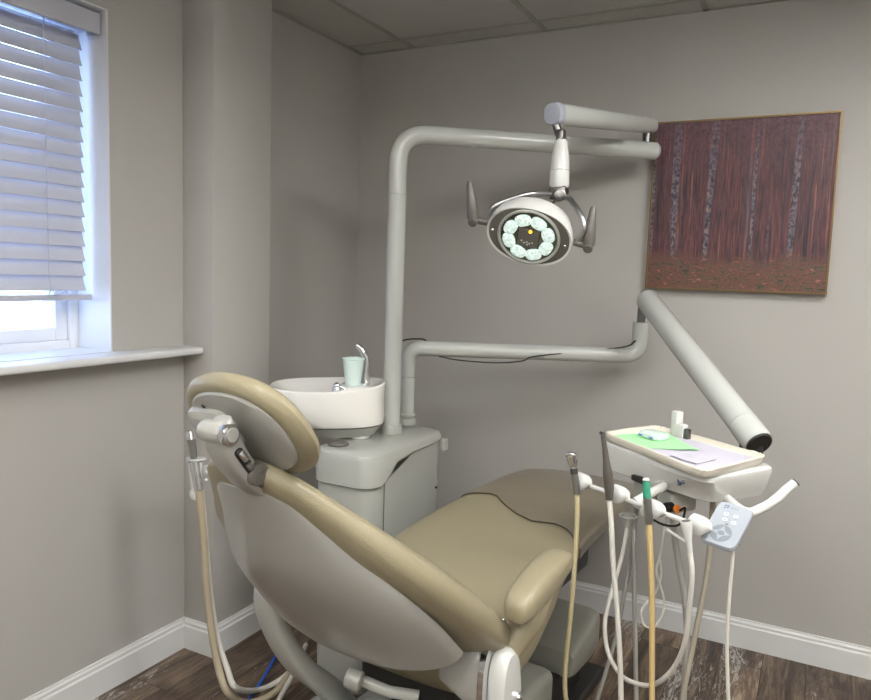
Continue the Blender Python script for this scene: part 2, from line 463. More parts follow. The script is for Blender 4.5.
box(bm, (f0-.02, (WY0+WY1)/2-.03, WZ0+.05), (-WD-.008, (WY0+WY1)/2+.03, WZ1-.05), .004)
WIN = struct('window_1', bm, M_vinylw)
bm = nb(); box(bm, (f0+.0, WY0+.05, WZ0+.05), (f0+.004, WY1-.05, WZ1-.05)); link('pane', bm, M_glassp, WIN)

# bodies of the added fill pendants, unseen behind the camera
for _x, _y, _d, _up in FILL_PENDANTS:
    LMP = thing('fill_pendant', 'added fill light, white linear pendant lamp hanging from the ceiling ' + ('on the window side' if _x < 2 else 'on the far right side'), 'ceiling lamp', (_x, _y, LZ-.03))
    bm = nb(); box(bm, (_x-.6, _y-.17, LZ-.03), (_x+.6, _y+.17, LZ+.03), .012); link('lamp_body', bm, M_white, LMP)
    bm = nb(); box(bm, (_x-.575, _y-.15, LZ-.033), (_x+.575, _y+.15, LZ-.0295)); link('diffuser', bm, M_diff, LMP)
    for s in (-.4, .4):
        bm = nb(); cyl(bm, (_x+s, _y, LZ+.03), (_x+s, _y, H), .004, n=8); link('hanger_rod', bm, M_steel, LMP)

for (_x, _y, _d), _n in zip(TROFFERS, ('flat ceiling light panel on the painting side of the room', 'added flat ceiling light panel above the chair headrest')):
    TF = thing('ceiling_troffer', _n, 'ceiling lamp', (_x, _y, H-.026))
    bm = nb(); box(bm, (_x-.6, _y-.3, H-.024), (_x+.6, _y+.3, H), .004); link('lamp_frame', bm, M_white, TF)
    bm = nb(); box(bm, (_x-.57, _y-.27, H-.027), (_x+.57, _y+.27, H-.023)); link('diffuser', bm, M_diff, TF)

# snowy ground outside
bm = nb(); box(bm, (-14, -12, -.35), (-.35, 6, -.3)); tag(link('snowy_yard', bm, M_out), 'bright snowy ground seen through the gap under the window blind', 'ground')

# ------------------------------------------------------------------ window blind
BL = thing('window_blind', 'white slatted window blind lowered almost to the sill, slats nearly closed', 'window blind', (-.075, (WY0+WY1)/2, 1.29))
bm = nb(); box(bm, (-.03, WY0+.012, 2.118), (-.018, WY1-.010, 2.182), .003); box(bm, (-.075, WY1-.016, 2.122), (-.02, WY1-.010, 2.182)); link('valance', bm, M_slat, BL)
bm = nb(); box(bm, (-.115, WY0+.015, 2.135), (-.06, WY1-.015, 2.182), .003); link('headrail', bm, M_slat, BL)
zz = [2.098 - .0466*i for i in range(17)]
sy0, sy1 = WY0+.02, WY1-.028
for i, z in enumerate(zz):
    bm = nb(); ca, sa = math.cos(math.radians(71)), math.sin(math.radians(71))
    w = .0255; pts = []
    for k in range(7):
        s = -1+2*k/6; bow = .0022*(1-s*s)
        pts.append((s*w*ca - bow*sa, -s*w*sa - bow*ca))
    th = .0014
    ring = [(-.09+a, b) for a, b in pts] + [(-.09+a-th*sa*1.6, b-th*ca*1.6) for a, b in pts[::-1]]
    loft(bm, [[V((a, y, z+b)) for a, b in ring] for y in (sy0, sy1)])
    link('slat', bm, M_slat, BL)
bm = nb(); box(bm, (-.115, sy0, 1.298), (-.06, sy1+.006, 1.316), .004); link('bottom_rail', bm, M_slat, BL)
for yy in (-1.575, -2.2):
    bm = nb()
    for x in (-.062, -.122): cyl(bm, (x, yy, 1.305), (x, yy, 2.14), .0012, n=6)
    link('ladder_cord', bm, M_slat, BL)
bm = nb(); tube(bm, catmull([(-.056, -1.575, 1.36), (-.05, -1.57, 1.325), (-.05, -1.55, 1.318), (-.05, -1.53, 1.332), (-.05, -1.56, 1.335), (-.05, -1.585, 1.322), (-.05, -1.57, 1.312), (-.05, -1.54, 1.312)]), .0016, n=6); link('cord_knot', bm, M_slat, BL)

# ------------------------------------------------------------------ painting
PX0, PX1, PZ0, PZ1 = 1.394, 2.034, 1.389, 2.030
PT = thing('painting', 'square canvas of upright plum and rust streaks in a thin brass frame on the wall', 'painting', ((PX0+PX1)/2, -.02, PZ0))
bm = nb(); box(bm, (PX0+.005, -.031, PZ0+.005), (PX1-.005, -.001, PZ1-.005)); link('canvas', bm, M_canvas, PT)
bm = nb()
for a, b in (((PX0, -.036, PZ0), (PX1, -.001, PZ0+.006)), ((PX0, -.036, PZ1-.006), (PX1, -.001, PZ1)), ((PX0, -.036, PZ0+.006), (PX0+.006, -.001, PZ1-.006)), ((PX1-.006, -.036, PZ0+.006), (PX1, -.001, PZ1-.006))): box(bm, a, b)
link('picture_frame', bm, M_brass, PT)

# ------------------------------------------------------------------ dental chair (local frame: x right, y to the feet)
CH_O, CH_R = V((1.19, -1.2, 0)), math.radians(-4)
CH = thing('dental_chair', 'reclined tan vinyl dental chair with grey plastic shell in middle of room', 'dental chair', CH_O, CH_R)
def clink(n, bm, m, root=CH, **k): return link(n, bm, m, root, local=True, **k)
X, Y, Z = V((1, 0, 0)), V((0, 1, 0)), V((0, 0, 1))
F0 = V((0, -.19, .57)); UB = V((0, -.775, .632)); NB = V((0, .632, .775))
def bp(u, x, n): return F0 + UB*u + X*x + NB*n
# backrest cushion
tab = [(.02, .12, .04, .05), (.03, .20, .075, .052), (.06, .268, .11, .054), (.12, .298, .132, .056), (.2, .308, .135, .058), (.3, .308, .13, .060), (.45, .288, .12, .058), (.6, .228, .10, .050), (.7, .165, .075, .038), (.77, .120, .06, .031), (.81, .092, .05, .029), (.83, .068, .035, .028), (.84, .04, .02, .028)]
rings = []
for i in range(44):
    u = .02+.82*i/43
    w, th, c = interp(tab, u)
    rings.append(sring(bp(u, 0, -c), X, NB, w, th/2, 32, 2.7))
bm = nb(); loft(bm, rings); BACK = clink('backrest', bm, M_vinyl)
# shell behind the backrest
ts = [(.27, .262, -.125, .085), (.32, .262, -.12, .088), (.4, .255, -.11, .082), (.5, .23, -.10, .07), (.6, .180, -.085, .058), (.7, .126, -.062, .036), (.77, .092, -.048, .022), (.80, .066, -.045, .014)]
rings = []
for i in range(30):
    u = .27+.53*i/29; w, ne, d = interp(ts, u)
    r = []
    for j in range(25):
        a = PI*j/24; ca, sa = math.cos(a), math.sin(a)
        r.append(bp(u, w*math.copysign(abs(ca)**.95, ca), ne - d*abs(sa)**1.05))
    for j in range(24, -1, -1):
        a = PI*j/24; ca, sa = math.cos(a), math.sin(a)
        r.append(bp(u, (w-.008)*math.copysign(abs(ca)**.95, ca), ne+.004 - (d-.008)*abs(sa)**1.05))
    rings.append(r)
bm = nb(); loft(bm, rings); clink('backrest_shell', bm, M_shell, ang=50)
# headrest
_q = Matrix.Rotation(-.10, 3, 'Z') @ Matrix.Rotation(.62, 3, 'X') @ Matrix.Rotation(-.13, 3, 'Y')
HC = V((.018, -.845, 1.143)); HX = _q @ X; HU = _q @ Z; HN = _q @ Y
ha, hb_ = .158, .114
bm = nb(); rings = []
for k, s in ((-.010, .76), (-.012, .83), (-.010, .90), (-.003, .96), (.007, .99), (.018, .96), (.027, .87), (.032, .72), (.033, .45)):
    rings.append(sring(HC+HN*k, HX, HU, ha*s, hb_*s, 44, 2.25))
loft(bm, rings); HR = clink('headrest', bm, M_vinyl)
bm = nb(); rings = []
for k, s in ((-.006, .80), (-.013, .795), (-.016, .77), (-.018, .5)):
    rings.append(sring(HC+HN*k, HX, HU, ha*s, hb_*s, 44, 2.3))
loft(bm, rings); clink('backing_plate', bm, M_shell, HR)
bm = nb(); c = HC+HN*-.018+HU*.062+HX*-.055; cyl(bm, c, c-HN*.002, .004, n=10); clink('screw', bm, M_dark, HR)
# bracket housing between headrest and backrest
bm = nb(); rings = []
for c, w, h in (((.030, -.918, 1.168), .024, .012), ((.030, -.922, 1.158), .030, .020), ((.022, -.905, 1.125), .036, .022), ((.022, -.882, 1.09), .035, .022), ((.024, -.850, 1.052), .034, .020), ((.024, -.830, 1.028), .030, .012)):
    rings.append(sring(V(c), HX, HN, w, h, 20, 3.5))
loft(bm, rings); BRK = clink('headrest_bracket', bm, M_shell)
kc_ = at(228, 432, X=1.18); kl = Matrix.Rotation(-CH_R, 3, 'Z') @ (kc_-CH_O)
kl = V((.058, -.922, 1.148))
bm = nb(); cyl(bm, kl-X*.062, kl-X*.012, .019, bev=.005); clink('pivot_barrel', bm, M_shell, BRK)
bm = nb(); cyl(bm, kl-X*.012, kl+X*.004, .0185, bev=.003); clink('chrome_knob', bm, M_chrome, BRK)
bm = nb(); cyl(bm, kl+X*.003, kl+X*.006, .012); clink('knob_cap', bm, M_shell, BRK)
bm = nb(); box(bm, (0.040, -0.008, -0.030), (0.048, 0.008, 0.026), .006, 3, Matrix.Translation((.014, -.892, 1.10)) @ Matrix.Rotation(math.radians(38), 4, 'X')); clink('slot', bm, M_dark, BRK)
bm = nb(); box(bm, (0.044, -0.006, -0.004), (0.054, 0.006, 0.018), .003, 2, Matrix.Translation((.014, -.894, 1.103)) @ Matrix.Rotation(math.radians(38), 4, 'X')); clink('release_lever', bm, M_chrome, BRK)
bm = nb(); box(bm, (0.044, -0.006, -0.022), (0.052, 0.006, -0.008), .003, 2, Matrix.Translation((.014, -.892, 1.10)) @ Matrix.Rotation(math.radians(38), 4, 'X')); clink('lever_catch', bm, M_hgrey, BRK)
bm = nb(); cyl(bm, (.02, -.862, 1.070), (.066, -.862, 1.070), .020, bev=.004); tube(bm, [(.05, -.862, 1.070), (.052, -.825, 1.045)], [.018, .017]); clink('lower_pivot', bm, M_hgrey, BRK)
bm = nb(); rings = [sring(HC+HN*k+HX*-.06+HU*.015, HX, HU, a, b, 20, 5) for k, a, b in ((-.012, .062, .042), (-.026, .060, .040), (-.034, .050, .030))]; loft(bm, rings); clink('plate_mount', bm, M_shell, BRK)
# seat
tab = [(-.34, .16, .47, .52), (-.325, .22, .435, .56), (-.27, .262, .415, .59), (-.15, .28, .44, .615), (-.03, .277, .51, .637), (.06, .266, .56, .648), (.15, .257, .585, .656), (.3, .25, .60, .667), (.5, .245, .605, .672), (.7, .238, .605, .672), (.85, .23, .60, .664), (.98, .215, .595, .645), (1.05, .195, .595, .633), (1.085, .155, .60, .622), (1.095, .11, .605, .617)]
def seat_rings(y0, y1, n, grow=0):
    R = []
    for i in range(n):
        y = y0+(y1-y0)*i/(n-1); w, zb, zt = interp(tab, y); w += grow; zb -= grow; zt += grow
        c = V((0, y, (zt+zb)/2)); h = (zt-zb)/2; r = sring(c, X, Z, w, h, 48, 3.0)
        for p in r:
            if p.z > c.z: p.z += .016*(abs(p.x)/w)**3 * (1 if y < .9 else max(0, (1.09-y)/.19)) - .006
        R.append(r)
    return R
bm = nb(); loft(bm, seat_rings(-.34, 1.095, 54)); SEAT = clink('seat', bm, M_vinyl)
# under-seat frame
bm = nb(); box(bm, (-.13, -.1, .40), (.12, .70, .595), .02); box(bm, (-.14, -.30, .36), (.14, .05, .46), .02); clink('seat_frame', bm, M_dark)
# hinge housing / right arm bracket
bm = nb(); rings = []
for x, s in ((.285, .90), (.292, .98), (.303, 1), (.314, .97), (.324, .86), (.327, .55)):
    r = []
    for p in sring(V((x, -.355, .535)), Y, Z, .052*s, .085*s, 28, 2.6):
        k = (p.z-.45)/.17; p.y += -.018*k; p.y = -.36+(p.y+.36)*(1.12-.38*k); r.append(p)
    rings.append(r)
loft(bm, rings); AB = clink('arm_bracket', bm, M_white)
bm = nb(); c = V((.328, -.350, .505)); cyl(bm, c-X*.004, c+X*.006, .013, n=20); ball(bm, c+X*.007, .009, .6); clink('bolt', bm, M_chrome, AB)
bm = nb(); rings = []
for x in (.270, .284):
    rings.append([p for p in sring(V((x, -.375, .540)), Y, Z, .054, .094, 28, 2.6)])
loft(bm, rings); clink('chrome_band', bm, M_chrome, AB)
bm = nb(); box(bm, (.276, -.012, .0), (.284, .012, .075), .003, 2, Matrix.Translation((0, -.372, .60)) @ Matrix.Rotation(math.radians(-38), 4, 'X')); clink('chrome_tongue', bm, M_chrome, AB)
bm = nb(); rings = []
for x, ry, rz_ in ((.18, .05, .03), (.23, .052, .062), (.258, .045, .072), (.272, .038, .07)):
    rings.append(sring(V((x, -.385, .55)), Y, Z, ry, rz_, 24, 2.4))
loft(bm, rings); clink('hinge_hub', bm, M_shell)
# armrests
def armrest(s):
    bm = nb(); rings = []
    for y, z, w, h in ((-.385, .705, .012, .012), (-.38, .708, .026, .024), (-.36, .715, .037, .036), (-.30, .73, .040, .037), (-.22, .743, .040, .034), (-.16, .748, .040, .031), (-.125, .745, .033, .025), (-.105, .738, .024, .018), (-.10, .735, .012, .010)):
        rings.append(sring(V((s*.328, y, z)), X, Z, w, h, 24, 2.8))
    loft(bm, rings); a = clink('armrest', bm, M_vinyl, sub=1)
    bm = nb(); tube(bm, catmull([(s*.330, -.24, .725), (s*.322, -.28, .66), (s*.30, -.33, .60), (s*.292, -.36, .55)], 5), [.030, .034, .028, .02], n=16); clink('support', bm, M_vinyl, a)
armrest(1)
# left side arm bracket, a broad curved band
bm = nb()
P = catmull([(0, -.41, .735), (0, -.48, .715), (0, -.522, .64), (0, -.495, .54), (0, -.43, .435), (0, -.33, .33), (0, -.24, .20)], 6)
rings = []
for i, p in enumerate(P):
    t = (P[min(i+1, len(P)-1)]-P[max(i-1, 0)]).normalized(); nn = t.cross(X)
    k = i/(len(P)-1); xc = -.27+.07*k
    rings.append(sring(p+X*xc, X, nn, .038, .015+.016*k, 20, 3.2))
loft(bm, rings); SB = clink('side_arm_band', bm, M_grey)
bm = nb(); ball(bm, (-.25, -.47, .64), .045, .7, .8, 1.1); clink('side_arm_hub', bm, M_grey, SB)
bm = nb(); box(bm, (-.226, -.522, .64), (-.220, -.502, .685), .004, 2); clink('slot', bm, M_dark, SB)
# hinge rod under the shell
bm = nb(); tube(bm, bend([(-.01, -.49, .505), (.06, -.45, .475), (.12, -.42, .47)], .08), .013); RD = clink('recline_rod', bm, M_grey)
bm = nb(); cyl(bm, (-.012, -.515, .518), (.022, -.505, .512), .022, bev=.004); clink('rod_eye', bm, M_shell, RD)
# base and foot cover
bm = nb(); box(bm, (-.20, -.52, 0), (.195, .72, .04), .012); clink('floor_plate', bm, M_dark)
bm = nb(); rings = []
for y, z0_, z1_, w in ((.385, .15, .20, .17), (.392, .14, .225, .188), (.42, .135, .24, .193), (.50, .13, .262, .195), (.58, .13, .277, .196), (.63, .135, .28, .193), (.652, .145, .274, .185), (.66, .16, .262, .165)):
    rings.append(sring(V((0, y, (z0_+z1_)/2)), X, Z, w, (z1_-z0_)/2, 36, 7))
loft(bm, rings); clink('base_hump', bm, M_base)
bm = nb(); box(bm, (-.15, .0, .035), (.15, .58, .15), .01); clink('base_core', bm, M_dark)
bm = nb(); box(bm, (-.20, -.35, .04), (.20, .215, .27), .028, 4); BC = clink('base_cover', bm, M_base)
bm = nb(); box(bm, (.2, .10, .185), (.2012, .103, .215)); box(bm, (.2, .085, .175), (.2012, .105, .18)); box(bm, (.2, .09, .20), (.2012, .112, .204)); clink('mark', bm, M_dark, BC)
bm = nb(); box(bm, (-.08, -.25, .20), (.08, .12, .42), .02); clink('lift_column', bm, M_dark)
bm = nb(); box(bm, (-.27, -.50, .19), (.19, -.30, .30), .03, 4); box(bm, (-.1, -.46, .27), (.20, -.32, .345), .012); clink('rear_cover', bm, M_grey)
bm = nb(); box(bm, (-.12, -.502, .27), (-.1, -.4985, .28)); clink('slot', bm, M_black)

# protective cover over the foot end
def cw(p):
    return CH_O + Matrix.Rotation(CH_R, 3, 'Z') @ p
bm = nb()
R = seat_rings(.30, 1.09, 40, .0035)
base = []
def edge_y(x):
    k = x/.25
    P = [(-1.05, .40), (-.85, .44), (-.6, .46), (-.35, .40), (0, .33), (.3, .30), (.5, .32), (.7, .30), (.9, .24), (1.05, .20)]
    return interp(P, k)[0]
grid = []
for r in R:
    grid.append([V(p) for p in r])
for gi, r in enumerate(grid):
    for p in r:
        y = .30+(.79)*gi/39; e = edge_y(p.x); k = gi/39
        p.y = e + (1.102-e)*k
        w, zb, zt = interp(tab, p.y)
for gi, r in enumerate(grid):
    for j, p in enumerate(r):
        w, zb, zt = interp(tab, min(p.y, 1.09)); w += .0035; zb -= .0035; zt += .0035
        a = 2*PI*j/48; ca, sa = math.cos(a), math.sin(a); h = (zt-zb)/2; y = p.y
        p.x = w*math.copysign(abs(ca)**(2/3), ca); p.z = (zt+zb)/2 + h*math.copysign(abs(sa)**(2/3), sa)
        if sa > 1e-6: p.z += .016*(abs(p.x)/w)**3 * (1 if y < .9 else max(0, (1.09-y)/.19)) - .006 + .001
rim = [cw(p) for p in grid[0]]
W_ = [[cw(p) for p in r] for r in grid]
R_ = [[bm.verts.new(p) for p in r] for r in W_]
for a, b in zip(R_[:-1], R_[1:]):
    for i in range(48): bm.faces.new((a[i], a[(i+1) % 48], b[(i+1) % 48], b[i]))
bm.faces.new(R_[-1])
FC = thing('foot_cover', 'brownish clear plastic cover stretched over the foot end of the tan chair', 'chair cover', (W_[0][0].x-.25, -.5, .56))
link('sheet', bm, M_cover, FC)
bm = nb(); tube(bm, [p for p in rim[:25]], .0011, n=6); link('hem', bm, M_seam, FC)

# ------------------------------------------------------------------ cuspidor cabinet
QX0, QX1, QY0, QY1, QZ = .535, .80, -1.08, -.545, .83
CU = thing('cuspidor_cabinet', 'pale grey cabinet carrying the white spittoon bowl, behind the chair', 'cuspidor', ((QX0+QX1)/2, (QY0+QY1)/2, 0))
def rr(z, g=0, e=5, x0=QX0, x1=QX1, y0=QY0, y1=QY1):
    return sring(V(((x0+x1)/2, (y0+y1)/2, z)), X, Y, (x1-x0)/2-g, (y1-y0)/2-g, 48, e)
bm = nb(); loft(bm, [rr(0, .03), rr(.05, .012), rr(.06, .012), rr(.812, .006)]); CB = link('cabinet_body', bm, M_grey, CU)
bm = nb(); box(bm, (QX1-.007, -1.000, .10), (QX1-.0035, -.9985, .73)); link('panel_seam', bm, M_line, CB)
bm = nb(); cyl(bm, (QX1-.012, -.62, .62), (QX1-.004, -.62, .62), .004, n=10); link('screw', bm, M_dark, CB)
bm = nb(); box(bm, (QX1-.05, QY1-.02, .745), (QX1-.01, QY1+.02, .79), .004); link('latch', bm, M_grey, CB)
bm = nb(); cyl(bm, (QX1-.1, QY1-.01, .60), (QX1-.1, QY1+.055, .60), .035, bev=.006); link('round_socket', bm, M_white, CB)
# top cover, deeper toward the viewer, with an S-shaped lower edge
bm = nb(); R = []
rgs = [rr(QZ-.14, 0), None, rr(QZ-.02, 0), rr(QZ-.006, .005), rr(QZ, .018)]
low = []
for p in rr(QZ, -.001):
    k = (p.y-QY0)/(QY1-QY0); s = min(1, max(0, (k-.10)/.24)); s = s*s*(3-2*s)
    low.append(V((p.x, p.y, QZ-.108+.078*s)))
loft(bm, [low, rr(QZ-.018, -.001), rr(QZ-.006, .004), rr(QZ, .018)]); TC = link('top_cover', bm, M_grey, CU)
sm = nb(); tube(sm, [V((p.x, p.y, p.z-.001)) for p in low]+[low[0]], .0016, n=6); link('cover_seam', sm, M_line, TC)
# bowl
BC_ = at(330, 384, Z=1.03); bx = V((.887, .462, 0)); by = V((-.462, .887, 0)); BC_ = V((BC_.x, BC_.y, 0)) + bx*-.0
BC_ = V((.484, -.888, 0))
def br_(z, a, b, sh=0, dip=0, sk=0):
    r = sring(V((BC_.x, BC_.y, z))+bx*sh, bx, by, a, b, 44, 2.7)
    for p in r:
        k = (p-V((BC_.x, BC_.y, z))).dot(bx)/.21
        p.z += .010*k - dip*(1-k*k)*(1 if (p-BC_).dot(by) < 0 else .2)
    return r
bm = nb()
loft(bm, [br_(.868, .13, .085, .055), br_(.876, .160, .115, .04), br_(.905, .182, .135, .02), br_(.96, .200, .147, 0), br_(1.0, .206, .15, -.003, .004), br_(1.015, .206, .15, -.003, .010), br_(1.021, .20, .144, -.003, .012), br_(1.018, .192, .136, -.003, .012), br_(1.0, .165, .11, -.01), br_(.98, .12, .08, -.02), br_(.972, .05, .04, -.02)])
BW = link('spittoon_bowl', bm, M_bowl, CU)
bm = nb(); loft(bm, [br_(.835, .11, .075, .06), br_(.855, .130, .092, .055), br_(.871, .155, .110, .042)]); link('bowl_skirt', bm, M_grey, BW)
bm = nb(); c = V((.60, -.86, QZ)); cyl(bm, c, c+Z*.05, .04, .045, bev=.005); link('bowl_neck', bm, M_white, CU)
bm = nb(); c = V((.605, -.995, QZ)); cyl(bm, c, c+Z*.010, .036, bev=.004); link('dark_socket', bm, M_hgrey, CU)
# deck part at the right end of the bowl where the faucet and cup stand
dk = at(357, 380, D=2.60); dk.z = 1.020
bm = nb(); loft(bm, [sring(V((dk.x, dk.y, z))+bx*-.005, bx, by, a, b, 36, 3) for z, a, b in ((.965, .055, .085), (1.010, .058, .088), (1.016, .052, .08))]); link('bowl_deck', bm, M_bowl, BW)
fa = at(365, 374, D=2.66); fa.z = 1.014
bm = nb()
top = [fa, fa+Z*.035, fa+Z*.08+bx*.004, fa+Z*.112-bx*.008, fa+Z*.130-bx*.022, fa+Z*.137-bx*.032]
tube(bm, catmull(top, 6), [.019, .015, .013, .012, .010, .008], n=16); FA = link('cup_filler_spout', bm, M_chrome, CU)
kn = at(337, 380, D=2.52); kn.z = 1.0
bm = nb(); cyl(bm, kn, kn+Z*.016, .017, bev=.003); ball(bm, kn+Z*.022, .013); tube(bm, [kn+Z*.022, kn+Z*.018+bx*.02, kn+Z*.006+bx*.03], .005, n=10); link('rinse_nozzle', bm, M_chrome, CU)

# cup
cp = at(353, 381, D=2.585); cp.z = 1.0165
CP = thing('plastic_cup', 'small mint green plastic cup standing on the white spittoon bowl', 'cup', cp)
bm = nb(); R = []
for z, r in ((0, .024), (.001, .027), (.092, .038), (.094, .041), (.097, .041), (.097, .0375), (.092, .0365), (.003, .0255), (.003, .01)):
    R.append(sring(cp+Z*z, X, Y, r, r, 32))
loft(bm, R); link('cup_wall', bm, M_cup, CP)

# ------------------------------------------------------------------ light post
po = at(391, 433, Z=QZ); zb = 1.885
ptop = V((po.x, po.y, zb)); pend = at(653, 149, Z=zb)
ptop2 = at(400, 133, D=(ptop-CAM).dot(fw)); zb = ptop2.z; ptop.z = zb; pend = at(655, 151, D=2.76)
LP = thing('light_post', 'tall pale grey bent tube post rising from the spittoon cabinet', 'post', (po.x, po.y, QZ))
mid = po + (ptop-po)*.80
bm = nb(); cyl(bm, po, mid, .033, .033, n=32); link('lower_tube', bm, M_tubeg, LP)
bm = nb(); tube(bm, bend([mid+Z*.001, ptop, pend], .19, 14), .0325, n=32); UT = link('upper_tube', bm, M_tubeg, LP)
bm = nb(); cyl(bm, po+Z*.0, po+Z*.035, .041, .039, bev=.003, n=32); link('socket_collar', bm, M_grey, LP)
bm = nb(); cyl(bm, pend, pend+(pend-ptop).normalized()*.012, .0335, .024, n=32); link('end_cap', bm, M_tubeg, UT)

# ------------------------------------------------------------------ treatment light
Dl = 2.2
jx = pend + (ptop-pend).normalized()*.035 + Z*.030
LT = thing('treatment_light', 'white oval dental light with steel yoke hung over the chair', 'dental light', jx)
bm = nb(); cyl(bm, jx, jx+Z*.045, .017, n=20); link('swivel_pin', bm, M_gun, LT)
a1 = jx+Z*.062; a0 = at(555, 114, D=Dl)
dirn = (a0-a1).normalized(); sd = dirn.cross(Z).normalized(); upv = sd.cross(dirn)
bm = nb(); R = []
for t_, h, w in ((-.045, .020, .018), (-.04, .026, .024), (.0, .030, .028), (1, .032, .029)):
    L_ = (a0-a1).length; c = a1 + dirn*(t_ if t_ <= 0 else L_)
    r = sring(c, sd, upv, w, h, 32, 2.6)
    R.append(r)
loft(bm, R); link('spring_arm', bm, M_tubeg, LT)
bm = nb(); R = [sring(a0+dirn*t_, sd, upv, .030*s, .033*s, 32, 2.6) for t_, s in ((-.012, 1.02), (.0, 1.04), (.012, 1.0), (.018, .9), (.02, .5))]; loft(bm, R); link('arm_end_cap', bm, M_capg, LT)
st = a0 + Z*-.02
h0 = at(561, 140, D=Dl); h1 = at(559, 190, D=Dl)
bm = nb(); tube(bm, [st+(h0-st)*-.2, h0], .012, n=16); box(bm, (-.012, -.016, -.05), (.012, .016, .0), .005, 2, Matrix.Translation(h0+Z*.03)); link('yoke_pin', bm, M_gun, LT)
bm = nb(); P = [h0, h0+(h1-h0)*.06, h0+(h1-h0)*.35, h0+(h1-h0)*.62]; tube(bm, P, [.016, .020, .027, .029], n=28)
SL = link('upper_sleeve', bm, M_white, LT)
bm = nb(); P = [h0+(h1-h0)*.63, h0+(h1-h0)*.9, h0+(h1-h0)*.97]; tube(bm, P, [.029, .030, .027], n=28); link('lower_sleeve', bm, M_white, LT)
bm = nb(); c = h1; box(bm, (-.026, -.022, -.03), (.026, .022, .012), .008, 3, Matrix.Translation(c)); cyl(bm, c-by*.03-Z*.018, c+by*.02-Z*.018, .018, n=20, bev=.003); link('swivel_block', bm, M_gun, LT)
# head frame of reference
hc = at(529, 236, D=2.13)
xl = (bx*.955 + Z*-.20 + by*-.22).normalized()
nl = V((.10, -.80, -.58)); nl = (nl - xl*nl.dot(xl)).normalized(); yl = nl.cross(xl).normalized()
if yl.z < 0: yl = -yl
def lp(a, b, c): return hc + xl*a + yl*b + nl*c
bm = nb()
loft(bm, [sring(lp(0, b, n_), xl, yl, a*.128, h*.097, 44, 2.1) for n_, a, h, b in ((.004, .93, .93, 0), (.008, .985, .985, 0), (.002, 1, 1, 0), (-.02, .98, .99, .004), (-.05, .90, .93, .008), (-.072, .72, .78, .01), (-.082, .4, .45, .01))])
HD = link('lamp_housing', bm, M_white, LT)
bm = nb(); loft(bm, [sring(lp(0, 0, n_), xl, yl, a*.128, a*.097, 44, 2.1) for n_, a in ((.0035, .94), (.0045, .94), (.0045, .5))]); link('side_panels', bm, M_hgrey, HD)
bm = nb(); loft(bm, [sring(lp(0, 0, n_), xl, yl, r, r*.98, 44, 2) for n_, r in ((.004, .093), (.012, .092), (.013, .088), (.007, .085), (.006, .04))]); link('lens_ring', bm, M_grey, HD)
bm = nb(); loft(bm, [sring(lp(0, 0, n_), xl, yl, r, r*.98, 44, 2) for n_, r in ((.006, .084), (.008, .083), (.008, .02))]); link('reflector', bm, M_reflector, HD)
for k in range(8):
    a = 2*PI*(k+.5)/8; c = V((math.cos(a), math.sin(a))); t2 = V((-c.y, c.x))
    bm = nb(); cc = lp(c.x*.060, c.y*.058, .009)
    rad = xl*c.x+yl*c.y; tan = xl*t2.x+yl*t2.y
    loft(bm, [sring(cc+nl*z_, tan, rad, (.025*s), .019*s, 16, 2.4) for z_, s in ((0, 1), (.004, .96), (.007, .7), (.008, .3))])
    link('lamp_lens', bm, M_lens, HD)
bm = nb(); box(bm, (-.03, -.03, 0), (.03, .03, .004), .002, 2, Matrix((( xl.x, yl.x, nl.x, lp(0, 0, .008).x), (xl.y, yl.y, nl.y, lp(0, 0, .008).y), (xl.z, yl.z, nl.z, lp(0, 0, .008).z), (0, 0, 0, 1)))); CPn = link('centre_panel', bm, M_hgrey, HD)
bm = nb(); cyl(bm, lp(.004, .024, .010), lp(.004, .024, .015), .005, n=12); link('indicator', bm, M_amber, HD)
bm = nb()
for a, b in ((-.018, -.012), (-.010, -.018), (-.002, -.014), (.006, -.017), (.014, -.013), (.0, -.022)):
    cyl(bm, lp(a, b, .012), lp(a, b, .0135), .0028, n=8)
link('print_marks', bm, M_white, HD)
# yoke
YP = [lp(-.132, 0, -.025), lp(-.128, .045, -.035), lp(-.09, .095, -.045), lp(-.02, .128, -.05), lp(.04, .130, -.05), lp(.10, .10, -.045), lp(.138, .05, -.035), lp(.142, 0, -.025)]
sw = h1 - Z*.018
YP = [lp(-.134, .0, -.02), lp(-.118, .05, -.04), sw+(lp(-.118, .05, -.04)-sw)*.5+yl*.022, sw+xl*-.012, sw+xl*.012, sw+(lp(.135, .06, -.04)-sw)*.5+yl*.028, lp(.146, .055, -.035), lp(.138, -.002, -.02)]
bm = nb(); tube(bm, catmull(YP, 8), .0085, n=14); YK = link('yoke', bm, M_steel, LT)
bm = nb(); tube(bm, [sw+Z*0-by*.005, lp(.03, .07, -.03)], .003, n=8); link('cable', bm, M_dark, LT)
for s in (-1, 1):
    b0 = lp(s*.128, 0, -.02)
    bm = nb(); cyl(bm, b0, b0+xl*s*.045, .010, .012, n=16, bev=.002)
    g1_ = b0+xl*s*.045
    cyl(bm, g1_-nl*.004, g1_+nl*.022, .014, bev=.003, n=20); link('handle_hub', bm, M_hgrey, LT)
    g1_ = g1_+nl*.008
    top_ = g1_+Z*.115+bx*(.012*s-.004)+xl*.0
    bm = nb(); tube(bm, [g1_, g1_+(top_-g1_)*.1, g1_+(top_-g1_)*.5, g1_+(top_-g1_)*.92, top_], [.013, .0185, .015, .010, .006], n=16); link('handle', bm, M_hgrey, LT)
    bm = nb(); c = lp(s*.108, -.002, .005); ball(bm, c, .0045); link('screw', bm, M_chrome, HD)

